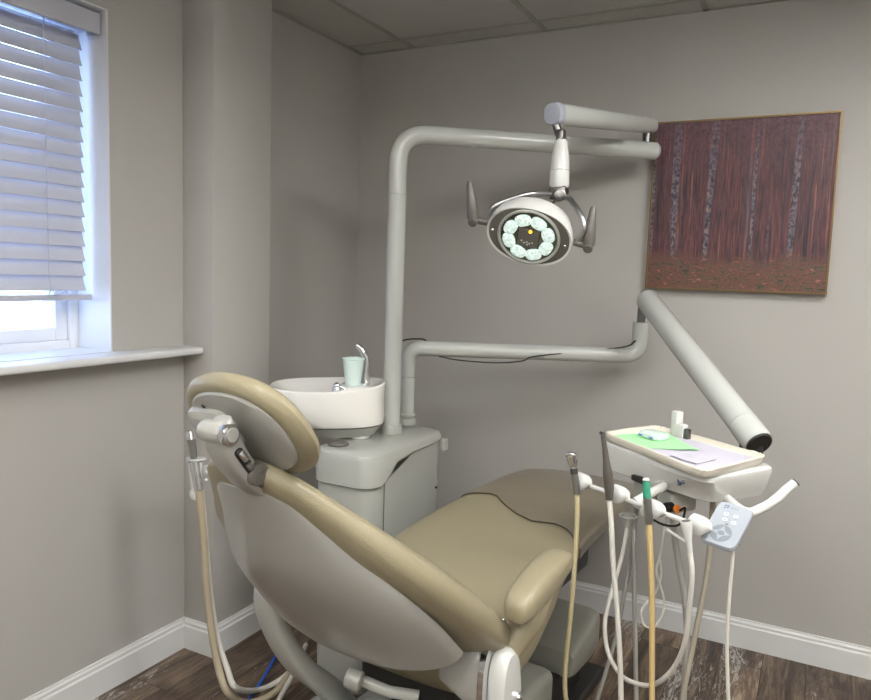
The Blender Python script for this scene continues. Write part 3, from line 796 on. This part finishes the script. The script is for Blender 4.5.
# ------------------------------------------------------------------ support arm of the delivery unit
ao = at(406, 424, Z=QZ); az = at(440, 348, D=(ao-CAM).dot(fw)).z
atop = V((ao.x, ao.y, az)); aend = at(639, 356, Z=az)
jt = V((aend.x, aend.y, 0)); jt.z = at(637, 322, D=(aend-CAM).dot(fw)).z
SA = thing('support_arm', 'pale grey bent tube arm reaching from the spittoon cabinet toward the painting', 'support arm', ao)
bm = nb(); cyl(bm, ao+Z*.0, ao+Z*.028, .039, .038, bev=.003, n=32); cyl(bm, ao+Z*.034, ao+Z*.046, .037, .037, bev=.003, n=32); link('socket_collar', bm, M_grey, SA)
m1_ = ao+(atop-ao)*.62
bm = nb(); cyl(bm, ao+Z*.03, m1_, .031, n=32); link('riser', bm, M_tubeg, SA)
bm = nb(); tube(bm, bend([m1_+Z*.001, atop, aend, jt], .11, 12), .0295, n=32); link('arm_tube', bm, M_tubeg, SA)
dd = (aend-atop).normalized()
bm = nb(); tube(bm, catmull([m1_-dd*.031+Z*.02, m1_-dd*.036+Z*.07, atop-dd*.0+Z*.022-dd*.03, atop+dd*.05+Z*.036, atop+dd*.08+Z*.02]), .003, n=8); link('cable', bm, M_black, SA)
bm = nb(); n0 = V((dd.y, -dd.x, 0)); tube(bm, catmull([atop+dd*.12+Z*-.028+n0*.012, atop+dd*.20+Z*-.040+n0*.01, atop+dd*.34+Z*-.046, atop+dd*.44+Z*-.036, atop+dd*.50-Z*.01+n0*.03, aend-dd*.08+Z*.03+n0*.012, aend-dd*.02+Z*.06+n0*.02]), .0028, n=8); link('hanging_cable', bm, M_black, SA)

# ------------------------------------------------------------------ delivery unit
tc_ = V((1.715, -1.035, 0)); th_ = math.radians(-38)
da, db = V((math.cos(th_), math.sin(th_), 0)), V((-math.sin(th_), math.cos(th_), 0))
DU = thing('delivery_unit', 'white instrument console with thick grey tube arm and dark hose hangers', 'dental delivery unit', (tc_.x, tc_.y, .87), th_)
def dp(a, b, z): return tc_ + da*a + db*b + Z*z
TZ = .965; EMB = .001
def quad(z, c, e=9, g=0):
    """rounded ring spanning the four corners c (left, near, right, back) of the console plan"""
    r = []
    for i in range(56):
        a = 2*PI*i/56; ca, sa = math.cos(a), math.sin(a)
        u = .5+.5*math.copysign(abs(ca)**(2/e), ca)*(1-g); v = .5+.5*math.copysign(abs(sa)**(2/e), sa)*(1-g*1.3)
        p = [(c[0][k]*(1-u)+c[1][k]*u)*(1-v)+(c[3][k]*(1-u)+c[2][k]*u)*v for k in (0, 1)]
        r.append(dp(p[0], p[1], z))
    return r
QT = [(-.222, -.078), (.206, -.114), (.135, .172), (-.256, .147)]
QM = [(-.224, -.090), (.190, -.090), (.160, .182), (-.256, .155)]
QB = [(-.206, -.092), (.160, -.045), (.152, .172), (-.240, .150)]
bt = at(759, 444, D=1.99); tp = at(646, 298, D=2.62)
dv = (bt-tp).normalized()
bm = nb(); tube(bm, [tp, tp+dv*.006, tp+dv*.012, bt-dv*.085], [.030, .037, .040, .0405], n=36); link('spring_arm', bm, M_tubeg, DU)
bm = nb(); tube(bm, [bt-dv*.083, bt-dv*.01, bt], [.0415, .0415, .040], n=36); link('arm_sleeve', bm, M_tubeg, DU)
bm = nb(); tube(bm, [bt, bt+dv*.004], [.037, .034], n=36); link('arm_end_cap', bm, M_dark, DU)
bm = nb(); tube(bm, [tp-dv*.0, tp-dv*.004], [.032, .026], n=30); link('arm_top_cap', bm, M_dark, DU)
bm = nb(); cyl(bm, jt-Z*.002, V((jt.x, jt.y, tp.z-.02)), .016, n=16); link('joint_pin', bm, M_gun, DU)
bm = nb(); e0 = bt+Z*-.02; box(bm, (-.03, -.03, -.09), (.03, .03, .0), .01, 3, Matrix.Translation(V((e0.x-.02, e0.y+.03, TZ+.06)))); link('arm_mount', bm, M_dark, DU)
def drr(z, a0, a1, b0, b1, e=6): return sring(dp((a0+a1)/2, (b0+b1)/2, z), da, db, (a1-a0)/2, (b1-b0)/2, 56, e)
bm = nb()
loft(bm, [quad(.885, QB, 9, .05), quad(.888, QB, 9, .015), quad(.905, QB, 10, -.01), quad(.948, QM, 10), quad(.958, QM, 10, .005), quad(.962, QM, 9, .03)])
BD = link('console_body', bm, M_white, DU)
bm = nb(); box(bm, (-.08, -.086, .8835), (-.03, -.05, .900), .004, 2, Matrix.Translation(tc_) @ Matrix.Rotation(th_, 4, 'Z')); link('recess', bm, M_dark, BD)
Md = Matrix.Translation(tc_) @ Matrix.Rotation(th_, 4, 'Z')
ea = (at(682, 482, Z=.927)-tc_).dot(da)
def qf(c, a): 
    t_ = (a-c[0][0])/(c[1][0]-c[0][0]); return c[0][1]+(c[1][1]-c[0][1])*t_
from mathutils.bvhtree import BVHTree
_M = Matrix.Translation(DU.location) @ DU.rotation_euler.to_matrix().to_4x4()
_bvh = BVHTree.FromPolygons([_M @ v.co for v in BD.data.vertices], [list(p.vertices) for p in BD.data.polygons])
def _hit(a, z): return _bvh.ray_cast(dp(a, -.4, z), db)[0]
ec = _hit(ea, .926)
fd = (_hit(ea+.016, .926)-_hit(ea-.016, .926)).normalized(); fu = (_hit(ea, .938)-_hit(ea, .914)).normalized()
fu = (fu*.35 + Z).normalized(); fn = fd.cross(fu).normalized()
if fn.dot(db) > 0: fn = -fn
fu = (fu - fd*fu.dot(fd)).normalized()
Me = Matrix(((fd.x, fn.x, fu.x, ec.x), (fd.y, fn.y, fu.y, ec.y), (fd.z, fn.z, fu.z, ec.z), (0, 0, 0, 1)))
bm = nb()
# small F emblem on the front
for a_, b_ in (((-.014, -.011), (-.010, .011)), ((-.014, .007), (.010, .011)), ((-.003, -.002), (.005, .002))): box(bm, (a_[0], -.010, a_[1]), (b_[0], .006, b_[1]), M=Me)
link('emblem', bm, M_mark, BD)
# side handle on the right
bm = nb(); hpts = [at(745, 512, D=1.70), at(762, 508, D=1.70), at(775, 500, D=1.70), at(786, 490, D=1.71), at(795, 483, D=1.71)]
hpts = [dp(.13, .03, .893)] + hpts
tube(bm, catmull(hpts, 6), .0115, n=18); HB = link('grab_handle', bm, M_white, DU)
bm = nb(); e = hpts[-1]; d_ = (hpts[-1]-hpts[-2]).normalized(); cyl(bm, e, e+d_*.003, .0105, n=18); link('handle_tip', bm, M_dark, HB)
# under-body stem and black knob
bm = nb(); box(bm, (-.10, -.06, .80), (-.04, .0, .88), .008, 2, Md); box(bm, (-.02, -.05, .82), (.04, .04, .88), .012, 2, Md); link('under_block', bm, M_grey, DU)
kb = at(672, 507, D=1.84)
bm = nb(); cyl(bm, kb, kb-db*.022, .013, bev=.002, n=20); link('regulator_knob', bm, M_black, DU)
bm = nb(); cyl(bm, kb+da*.016, kb+da*.022, .010, n=20); cyl(bm, kb+da*.0, kb+da*.016, .008, n=16); link('orange_ring', bm, M_orange, DU)
bm = nb(); tube(bm, catmull([kb+da*.028, kb+da*.045+Z*.01, kb+da*.03-Z*.035, kb-da*.03-Z*.055, kb-da*.10-Z*.05]), .003, n=8); link('black_lead', bm, M_black, DU)

# holder bar with four hangers
hz = .872
HP = [at(583, 484, Z=hz), at(620, 497, Z=hz), at(655, 512, Z=hz), at(700, 528, Z=hz)]
bdir = (HP[3]-HP[0]).normalized(); hn = V((bdir.y, -bdir.x, 0))    # hn points toward the viewer
if hn.y > 0: hn = -hn
bm = nb(); tube(bm, [HP[0]+bdir*.02+hn*-.005, HP[3]+bdir*.0+hn*-.005], .0065, n=14); link('hanger_bar', bm, M_white, DU)
bm = nb(); mid_ = HP[1]+bdir*.05; tube(bm, catmull([mid_, mid_-hn*.05+Z*.015, mid_-hn*.10+Z*.03, dp(-.06, -.04, .87)]), .012, n=14); link('bar_stem', bm, M_white, DU)
bm = nb(); tube(bm, [HP[2]+bdir*.03-Z*.035-hn*.01, HP[3]-bdir*.03-Z*.045-hn*.0], .0035, n=8); link('thin_rod', bm, M_white, DU)
for h in HP:
    bm = nb(); R = []
    # half-dome hanger: a rounded hood open toward its left end
    for k in range(9):
        t_ = math.sin(k/8*PI/2); x_ = -.024 + .050*t_; s = math.sqrt(max(0.02, 1-t_**4))
        ring = []
        for j in range(20):
            a = 2*PI*j/20; ca, sa = math.cos(a), math.sin(a)
            ring.append(h + bdir*(x_+.006*sa) + (-hn)*(.021*s*ca) + Z*(.028*s*(sa if sa > -.55 else -.55) + .001))
        R.append(ring)
    loft(bm, R)
    HG = link('hanger', bm, M_white, DU)
    bm = nb(); tube(bm, catmull([h-bdir*.018-Z*.008, h-bdir*.032-Z*.002+hn*.006, h-bdir*.036-Z*.016+hn*.004]), [.006, .006, .003], n=10); link('hanger_lip', bm, M_white, HG)
# ring holder for hoses below the bar
rc = at(628, 516, D=2.0)
bm = nb(); tube(bm, [rc + X*.022*math.cos(2*PI*j/24) + Y*.022*math.sin(2*PI*j/24) for j in range(25)], .003, n=8); cyl(bm, rc+Z*.0, rc-Z*.03, .014, .010, n=14); link('hose_ring', bm, M_grey, DU)
# keypad on the handle
K0, K1, K2, K3 = at(725, 503, D=1.69), at(756, 511, D=1.645), at(729, 548, D=1.59), at(698, 536, D=1.635)
kc = (K0+K1+K2+K3)/4; kx = ((K1-K0)+(K2-K3)).normalized(); ky = ((K0-K3)+(K1-K2)); ky = (ky-kx*ky.dot(kx)).normalized(); kn_ = kx.cross(ky).normalized()
if kn_.dot(CAM-kc) < 0: kn_ = -kn_
kw, kh = ((K1-K0).length+(K2-K3).length)/4*1.13, ((K0-K3).length+(K1-K2).length)/4*1.06
def kp(a, b, c): return kc+kx*a*kw+ky*b*kh+kn_*c
def kring(s, c, e=7, g=0): return sring(kp(0, 0, c), kx, ky, kw*s-g, kh*s-g, 40, e)
bm = nb(); loft(bm, [kring(.94, -.016), kring(1, -.012), kring(1, -.003), kring(.97, 0)]); KP = link('keypad', bm, M_pad, DU)
def disc(nm, a, b, ra, rb, m, c=.0008, e=2, root=KP):
    bm = nb(); o = kp(a, b, 0); loft(bm, [sring(o+kn_*z_, kx, ky, ra, rb, 24, e) for z_ in (0, c)]); return link(nm, bm, m, root)
disc('button_ring', -.06, -.46, kw*.58, kw*.62, M_btng, .0006)
bm = nb(); o = kp(-.06, -.46, .0007); pts = []
for j in range(8):
    a = PI/4*j; r = kw*(.54 if j % 2 == 0 else .24); pts.append(o+kx*r*math.cos(a)+ky*r*math.sin(a))
loft(bm, [pts, [p+kn_*.0006 for p in pts]]); link('star_button', bm, M_pad, KP)
disc('centre_button', -.06, -.46, kw*.2, kw*.15, M_btng, .0018)
for a, b in ((-.3, .42), (-.22, .16), (.25, .42), (.3, .12)):
    bt_ = disc('button', a, b, kw*.15, kw*.14, M_btn, .0014)
    disc('button_mark', a, b, kw*.03, kw*.045, M_mark, .002, root=bt_)
disc('button', -.02, .0, kw*.1, kw*.06, M_btng, .0012)
bm = nb(); Mk = Matrix(((kx.x, ky.x, kn_.x, 0), (kx.y, ky.y, kn_.y, 0), (kx.z, ky.z, kn_.z, 0), (0, 0, 0, 1)))
Mk = Matrix.Translation(kp(-.52, .76, 0)) @ Mk
for a, b in (((-.003, -.0065), (-.001, .0055)), ((-.003, .0035), (.006, .0055)), ((.004, -.002), (.006, .0055)), ((.001, -.0025), (.006, -.001))):
    box(bm, (a[0], a[1], 0), (b[0], b[1], .0006), M=Mk)
link('emblem', bm, M_mark, KP)
bm = nb()
for k in range(7): box(bm, (.0105+k*.0026, .0, 0), (.0122+k*.0026, .0022, .0004), M=Mk)
link('print_marks', bm, M_btng, KP)
bm = nb(); c = kp(.6, -.35, -.016); tube(bm, [c, c-kn_*.012-Z*.006], .004, n=8); tube(bm, [c-kn_*.012-Z*.006, c-kn_*.010+da*.012], .003, n=8); link('cable_plug', bm, M_gun, KP)
# small bracket behind the tray
bk = dp(.0, .175, .93); bk = at(678, 436, D=2.10)
bm = nb(); Mb = Matrix.Translation(bk) @ Matrix.Rotation(th_, 4, 'Z') @ Matrix.Scale(1.3, 4)
box(bm, (-.016, -.010, -.05), (.004, .010, .055), .004, 2, Mb); box(bm, (.0, -.008, -.05), (.022, .008, .030), .004, 2, Mb); box(bm, (-.02, -.03, -.055), (.03, .008, -.03), .004, 2, Mb)
BK = link('rear_bracket', bm, M_white, DU)
bm = nb(); box(bm, (.02, -.006, -.02), (.034, .006, .022), .003, 2, Mb); cyl(bm, bk+da*.03-Z*.02, bk+da*.045-Z*.024, .01, n=12); link('bracket_clip', bm, M_gun, BK)

# tray and what lies on it
TR = thing('instrument_tray', 'cream wrapped rectangular tray lying on the white console', 'tray', (tc_.x, tc_.y, .9625), th_)
ta0, ta1, tb0, tb1 = -.205, .198, -.148, .130
bm = nb()
def tr(z, g, e=9): return quad(z, QT, 12, g*4.6)
def trw(z, g, a=0): 
    r = tr(z, g)
    for i, p in enumerate(r): p.z += .0012*math.sin(i*2.3)*a
    return r
loft(bm, [trw(.9625, .012), trw(.964, .006), trw(.974, .001, 1), trw(.984, -.002, 1), trw(.9865, .001, 1), trw(.986, .007, 1), trw(.976, .012), trw(.9735, .02), trw(.973, .08)])
link('tray_pan', bm, M_tray, TR, ang=60)
def sheet(name, label, cat, corners, m, z, n=14, amp=.0016, th=.0006):
    """creased sheet with thickness from four corner points (a,b in console frame)"""
    bm = nb(); c0, c1, c2, c3 = [V((*c, 0)) for c in corners]
    def row(zo):
        g = []
        for i in range(n+1):
            for j in range(n+1):
                u, v = i/n, j/n; p = (c0*(1-u)+c1*u)*(1-v)+(c3*(1-u)+c2*u)*v
                h = amp*(1+math.sin(u*9+v*5)*.5+math.sin(v*14-u*4)*.4)
                g.append(bm.verts.new(dp(p.x, p.y, z+h+zo)))
        return g
    A, B = row(0), row(th)
    q = lambda i, j: i*(n+1)+j
    for i in range(n):
        for j in range(n):
            bm.faces.new((A[q(i, j)], A[q(i, j+1)], A[q(i+1, j+1)], A[q(i+1, j)])); bm.faces.new((B[q(i, j)], B[q(i+1, j)], B[q(i+1, j+1)], B[q(i, j+1)]))
    for i in range(n):
        for (a, b) in ((q(i, 0), q(i+1, 0)), (q(i+1, n), q(i, n)), (q(0, i+1), q(0, i)), (q(n, i), q(n, i+1))):
            bm.faces.new((A[a], A[b], B[b], B[a]))
    return tag(link(name, bm, m, ang=60), label, cat)
sheet('paper_towel', 'white paper towel spread over the right half of the tray', 'paper towel', ((-.03, -.078), (.175, -.092), (.115, .145), (-.14, .130)), M_paper, .9745)
sheet('green_napkin', 'light green paper napkin on the tray under a clear packet', 'napkin', ((-.19, -.06), (-.05, -.080), (.02, .05), (-.19, .12)), M_green, .978)
sheet('folded_wipe', 'small folded white sheet lying on the towel at the tray front', 'paper', ((.04, -.065), (.13, -.065), (.11, .02), (.02, -.02)), M_paper, .9785, amp=.001)
pk = dp(-.13, .03, .9815)
PK = thing('clear_packet', 'clear rounded plastic packet with blue marks on the green napkin', 'packet', pk, th_)
bm = nb(); loft(bm, [sring(pk+Z*z_, da, db, a, b, 28, 3) for z_, a, b in ((0, .040, .028), (.004, .044, .032), (.012, .042, .030), (.017, .033, .023), (.019, .015, .01))]); link('blister', bm, M_film, PK)
M_bp = mat('blue_print', S(70, 100, 180), .5)
for s in (-1, 1):
    bm = nb(); box(bm, (s*.022-.007, -.0335, .004), (s*.022+.007, -.0285, .008), .001, 1, Matrix.Translation(pk) @ Matrix.Rotation(th_, 4, 'Z')); link('blue_mark', bm, M_bp, PK)

# ------------------------------------------------------------------ instruments hanging on the bar, each with its hose
def hose(name, pts, r, m, root, n=10):
    bm = nb(); tube(bm, catmull(pts, 8), r, n=n); return link(name, bm, m, root)
def DD(i): return (HP[i]-CAM).dot(fw)
# 1 air-water syringe
g0 = HP[0]-bdir*.022+hn*.010
I1 = thing('air_water_syringe', 'steel air water syringe in the leftmost hanger with a yellowed hose', 'dental syringe', g0, 0, None)
tpz = at(572, 455, D=DD(0)-.02); bz = at(577, 494, D=DD(0)-.02)
bm = nb(); ax_ = (tpz-bz); tube(bm, [bz, bz+ax_*.3, bz+ax_*.66, bz+ax_*.7], [.0095, .0105, .0095, .008], n=18); link('handle', bm, M_steel, I1)
bm = nb(); tube(bm, [bz+ax_*.69, bz+ax_*.78, bz+ax_*.97, bz+ax_*1.02], [.009, .013, .0155, .012], n=18); box(bm, (-.014, -.014, -.006), (.014, .010, .008), .004, 2, Matrix.Translation(bz+ax_*1.0)); link('head', bm, M_chrome, I1)
bm = nb(); cyl(bm, bz+ax_*.52, bz+ax_*.66, .0105, n=18); link('collar', bm, M_gun, I1)
d1 = DD(0)-.02
hose('hose', [bz, at(577, 520, D=d1), at(575, 560, D=d1), at(571, 610, D=d1), at(566, 660, D=d1), at(565, 690, D=d1), at(569, 712, D=d1), at(578, 740, D=d1), V((at(600, 730, Z=.006).x, at(600, 730, Z=.006).y, .006))], .0065, M_hosey, I1)
# 2 suction wand in dark grey
I2 = thing('scaler_handpiece', 'dark grey tapered handpiece upright in the second hanger with white hose', 'dental handpiece', HP[1], 0)
d2 = DD(1)-.03; a_, b_ = at(603, 436, D=d2), at(609, 500, D=d2)
m_ = at(607, 468, D=d2)
bm = nb(); tube(bm, catmull([a_, at(605, 450, D=d2), m_, at(609, 485, D=d2), b_], 5), [.006, .0065, .0085, .0125, .0125, .008], n=18); link('grip', bm, M_brown, I2)
bm = nb(); tube(bm, [a_, a_+Z*.004, a_+Z*.006-bdir*.010], [.0055, .006, .004], n=12); link('tip', bm, M_gun, I2)
hose('hose', [b_, at(611, 520, D=d2), at(613, 560, D=d2), at(617, 610, D=d2), at(620, 660, D=d2), at(621, 700, D=d2), at(622, 745, D=d2), at(628, 790, D=d2), V((at(640, 760, Z=.007).x, at(640, 760, Z=.007).y, .007))], .0068, M_hosew, I2)
# 3 teal tipped handpiece
I3 = thing('teal_handpiece', 'steel handpiece with teal tip in the third hanger with amber hose', 'dental handpiece', HP[2], 0)
d3 = DD(2)-.035; a_, b_ = at(646, 480, D=d3), at(649, 524, D=d3)
bm = nb(); tube(bm, [b_, b_+(a_-b_)*.1, b_+(a_-b_)*.6], [.008, .0105, .0095], n=18); link('grip', bm, M_steel, I3)
bm = nb(); tube(bm, [b_+(a_-b_)*.6, b_+(a_-b_)*.97], [.0095, .0085], n=18); link('teal_sleeve', bm, M_teal, I3)
bm = nb(); tube(bm, [a_, a_+(a_-b_)*.05], [.0085, .006], n=18); link('cap', bm, M_white, I3)
bm = nb(); tube(bm, [b_-Z*0+da*-.006, b_-Z*.05-da*.006], [.004, .002], n=8); link('fine_tube', bm, M_hoseg, I3)
hose('hose', [b_, at(650, 545, D=d3), at(652, 600, D=d3), at(652, 660, D=d3), at(652, 700, D=d3), at(652, 760, D=d3), at(650, 830, D=d3), at(652, 900, D=d3)+Z*0], .0068, M_hosed, I3)
# 4 white suction nozzle with long looping hose
I4 = thing('suction_nozzle', 'small white suction nozzle in the rightmost hanger with long looping hose', 'suction nozzle', HP[3], 0)
d4 = DD(3)-.03; a_, b_ = at(686, 521, D=d4), at(690, 552, D=d4)
bm = nb(); tube(bm, [b_, b_+(a_-b_)*.4, b_+(a_-b_)*.8, a_], [.006, .0075, .0125, .013], n=18); NZ = link('nozzle', bm, M_white, I4)
bm = nb(); dn = (a_-b_).normalized(); cyl(bm, a_-dn*.001, a_+dn*.0012, .009, n=18); link('nozzle_mouth', bm, M_hgrey, NZ)
hose('hose', [b_, at(692, 575, D=d4), at(689, 610, D=d4+.02), at(684, 645, D=d4+.05), at(672, 670, D=d4+.1), at(655, 684, D=d4+.15), at(638, 684, D=d4+.2), at(621, 675, D=d4+.25), at(608, 652, D=d4+.3), at(605, 622, D=d4+.33), at(612, 590, D=d4+.36), at(621, 560, D=d4+.38), at(626, 535, D=2.0), rc-Z*.02], .0058, M_hosew, I4)

# supply tubing from the console down to the floor: each hose its own thing
def floorpt(x, y): return at(x, y, Z=.008)
def supply(name, label, pts, r, m, D0, D1=None):
    D1 = D0 if D1 is None else D1
    P = [at(x, y, D=D0+(D1-D0)*i/(len(pts)-1)) for i, (x, y) in enumerate(pts)]
    bm = nb(); tube(bm, catmull(P, 8), r, n=10)
    return tag(link(name, bm, m), label, 'hose')
supply('supply_hose', 'thick grey hose hanging behind the console, bowed toward the right', [(672, 497), (674, 530), (679, 565), (685, 600), (687, 640), (684, 690), (682, 745)], .0085, M_hoseg, 1.95)
supply('supply_hose', 'taupe hose slanting down left from under the keypad to floor', [(713, 500), (710, 545), (706, 580), (700, 610), (692, 650), (683, 695), (676, 740)], .007, M_taupe, 1.86)
supply('supply_hose', 'straight grey hose hanging down between the white and amber hoses', [(633, 500), (634, 560), (635, 620), (636, 690), (637, 745)], .0065, M_hoseg, 2.02)
supply('supply_hose', 'pale grey hose running diagonally from console down to lower left floor', [(637, 500), (633, 545), (625, 590), (615, 640), (600, 690), (585, 735)], .0058, M_hoseg, 2.05)
P = [(666, 500), (664, 530), (660, 555), (656, 570), (660, 585), (664, 600), (662, 615), (654, 627), (644, 625), (641, 612), (647, 602), (656, 592), (661, 575), (660, 560)]
bm = nb(); tube(bm, catmull([at(x, y, D=1.97+.002*i) for i, (x, y) in enumerate(P)], 8), .0032, n=8); tag(link('looped_cord', bm, M_hosew), 'thin white cord with one small loop hanging below the console', 'cord')
bm = nb(); c = kp(.6, -.35, -.016)-kn_*.012-Z*.006
tube(bm, catmull([c, at(733, 545, D=1.62), at(732, 565, D=1.62), at(729, 600, D=1.63), at(727, 640, D=1.64), at(728, 690, D=1.65), at(730, 740, D=1.66), at(732, 840, D=1.68)], 8), .0042, n=10)
tag(link('keypad_cable', bm, M_hosew), 'white cable hanging straight down from the keypad to the floor', 'cable')

# ------------------------------------------------------------------ assistant's holder at the left
ah = V((.335, -1.36, .77))
dA = (ah-CAM).dot(fw)
ah = at(201, 475, D=dA)
AH = thing('assistant_holder', 'white holder arm with two suction instruments left of the headrest', 'instrument holder', ah)
cub = V((QX0+.012, -.95, .72))
bm = nb(); tube(bm, bend([at(205, 470, D=dA), at(222, 465, D=dA+.06), at(240, 462, D=dA+.12), V((.50, -1.04, .80)), V((.548, -.98, .74))], .03), .015, n=18); link('holder_arm', bm, M_white, AH)
bm = nb(); c = at(196, 459, D=dA); loft(bm, [sring(c+Z*z_, bx, by, a, a*.8, 24) for z_, a in ((-.006, .022), (0, .031), (.004, .031), (.006, .024))]); link('holder_cup', bm, M_white, AH)
bm = nb(); ball(bm, at(196, 494, D=dA-.01), .022, 1, 1, 1); tube(bm, [at(195, 462, D=dA-.0), at(196, 488, D=dA)], [.024, .018], n=18); link('holder_sleeve', bm, M_white, AH)
IS = thing('suction_handpiece', 'chrome suction handpiece with two tan hoses, left of the headrest', 'suction handpiece', at(195, 495, D=dA))
p0, p1 = at(190, 433, D=dA-.02), at(194, 458, D=dA-.02)
bm = nb(); tube(bm, [p1, p1+(p0-p1)*.5, p0+(p0-p1)*-.25], [.011, .013, .0155], n=20); link('barrel', bm, M_steel, IS)
bm = nb(); tube(bm, [p0+(p0-p1)*-.25, p0+(p0-p1)*.05], [.0165, .014], n=20); ball(bm, p0+Z*-.002, .0145, 1, 1, .55); link('head', bm, M_chrome, IS)
q0, q1 = at(194, 462, D=dA-.03), at(199, 490, D=dA-.03)
bm = nb(); tube(bm, [q0, q1], [.015, .014], n=20); BRL = link('valve_body', bm, M_chrome, IS)
bm = nb(); ball(bm, at(207, 472, D=dA-.03), .007); ball(bm, at(206, 480, D=dA-.03), .006); link('valve_lever', bm, M_white, BRL)
fl1 = floorpt(233, 690); 
hose('hose', [q1, at(201, 510, D=dA-.02), at(204, 545, D=dA), at(206, 580, D=dA+.01), at(209, 610, D=dA+.02), at(213, 640, D=dA+.02), at(219, 670, D=dA+.02), at(228, 692, D=dA+.0), floorpt(248, 703), floorpt(275, 692), floorpt(292, 668), floorpt(300, 650)], .0115, M_hoset, IS)
hose('hose', [at(201, 490, D=dA+.02), at(204, 520, D=dA+.03), at(207, 560, D=dA+.04), at(211, 600, D=dA+.05), at(218, 640, D=dA+.05), at(227, 668, D=dA+.03), at(236, 688, D=dA+.0), floorpt(258, 690), floorpt(280, 680), floorpt(296, 664), floorpt(306, 645)], .0095, M_hosew, IS)
bm = nb(); tube(bm, catmull([floorpt(298, 664), floorpt(290, 680), floorpt(280, 698), floorpt(272, 715)], 6), .009, n=10); tag(link('floor_hose', bm, M_hosew), 'short white hose lying on floor left of the chair base', 'hose')
bm = nb(); tube(bm, catmull([floorpt(284, 640)+Z*.0, floorpt(275, 657), floorpt(262, 680), floorpt(250, 697), floorpt(238, 715)], 6), .0048, n=10); tag(link('blue_cable', bm, M_blue), 'thin blue cable lying on the wood floor left of the chair', 'cable')
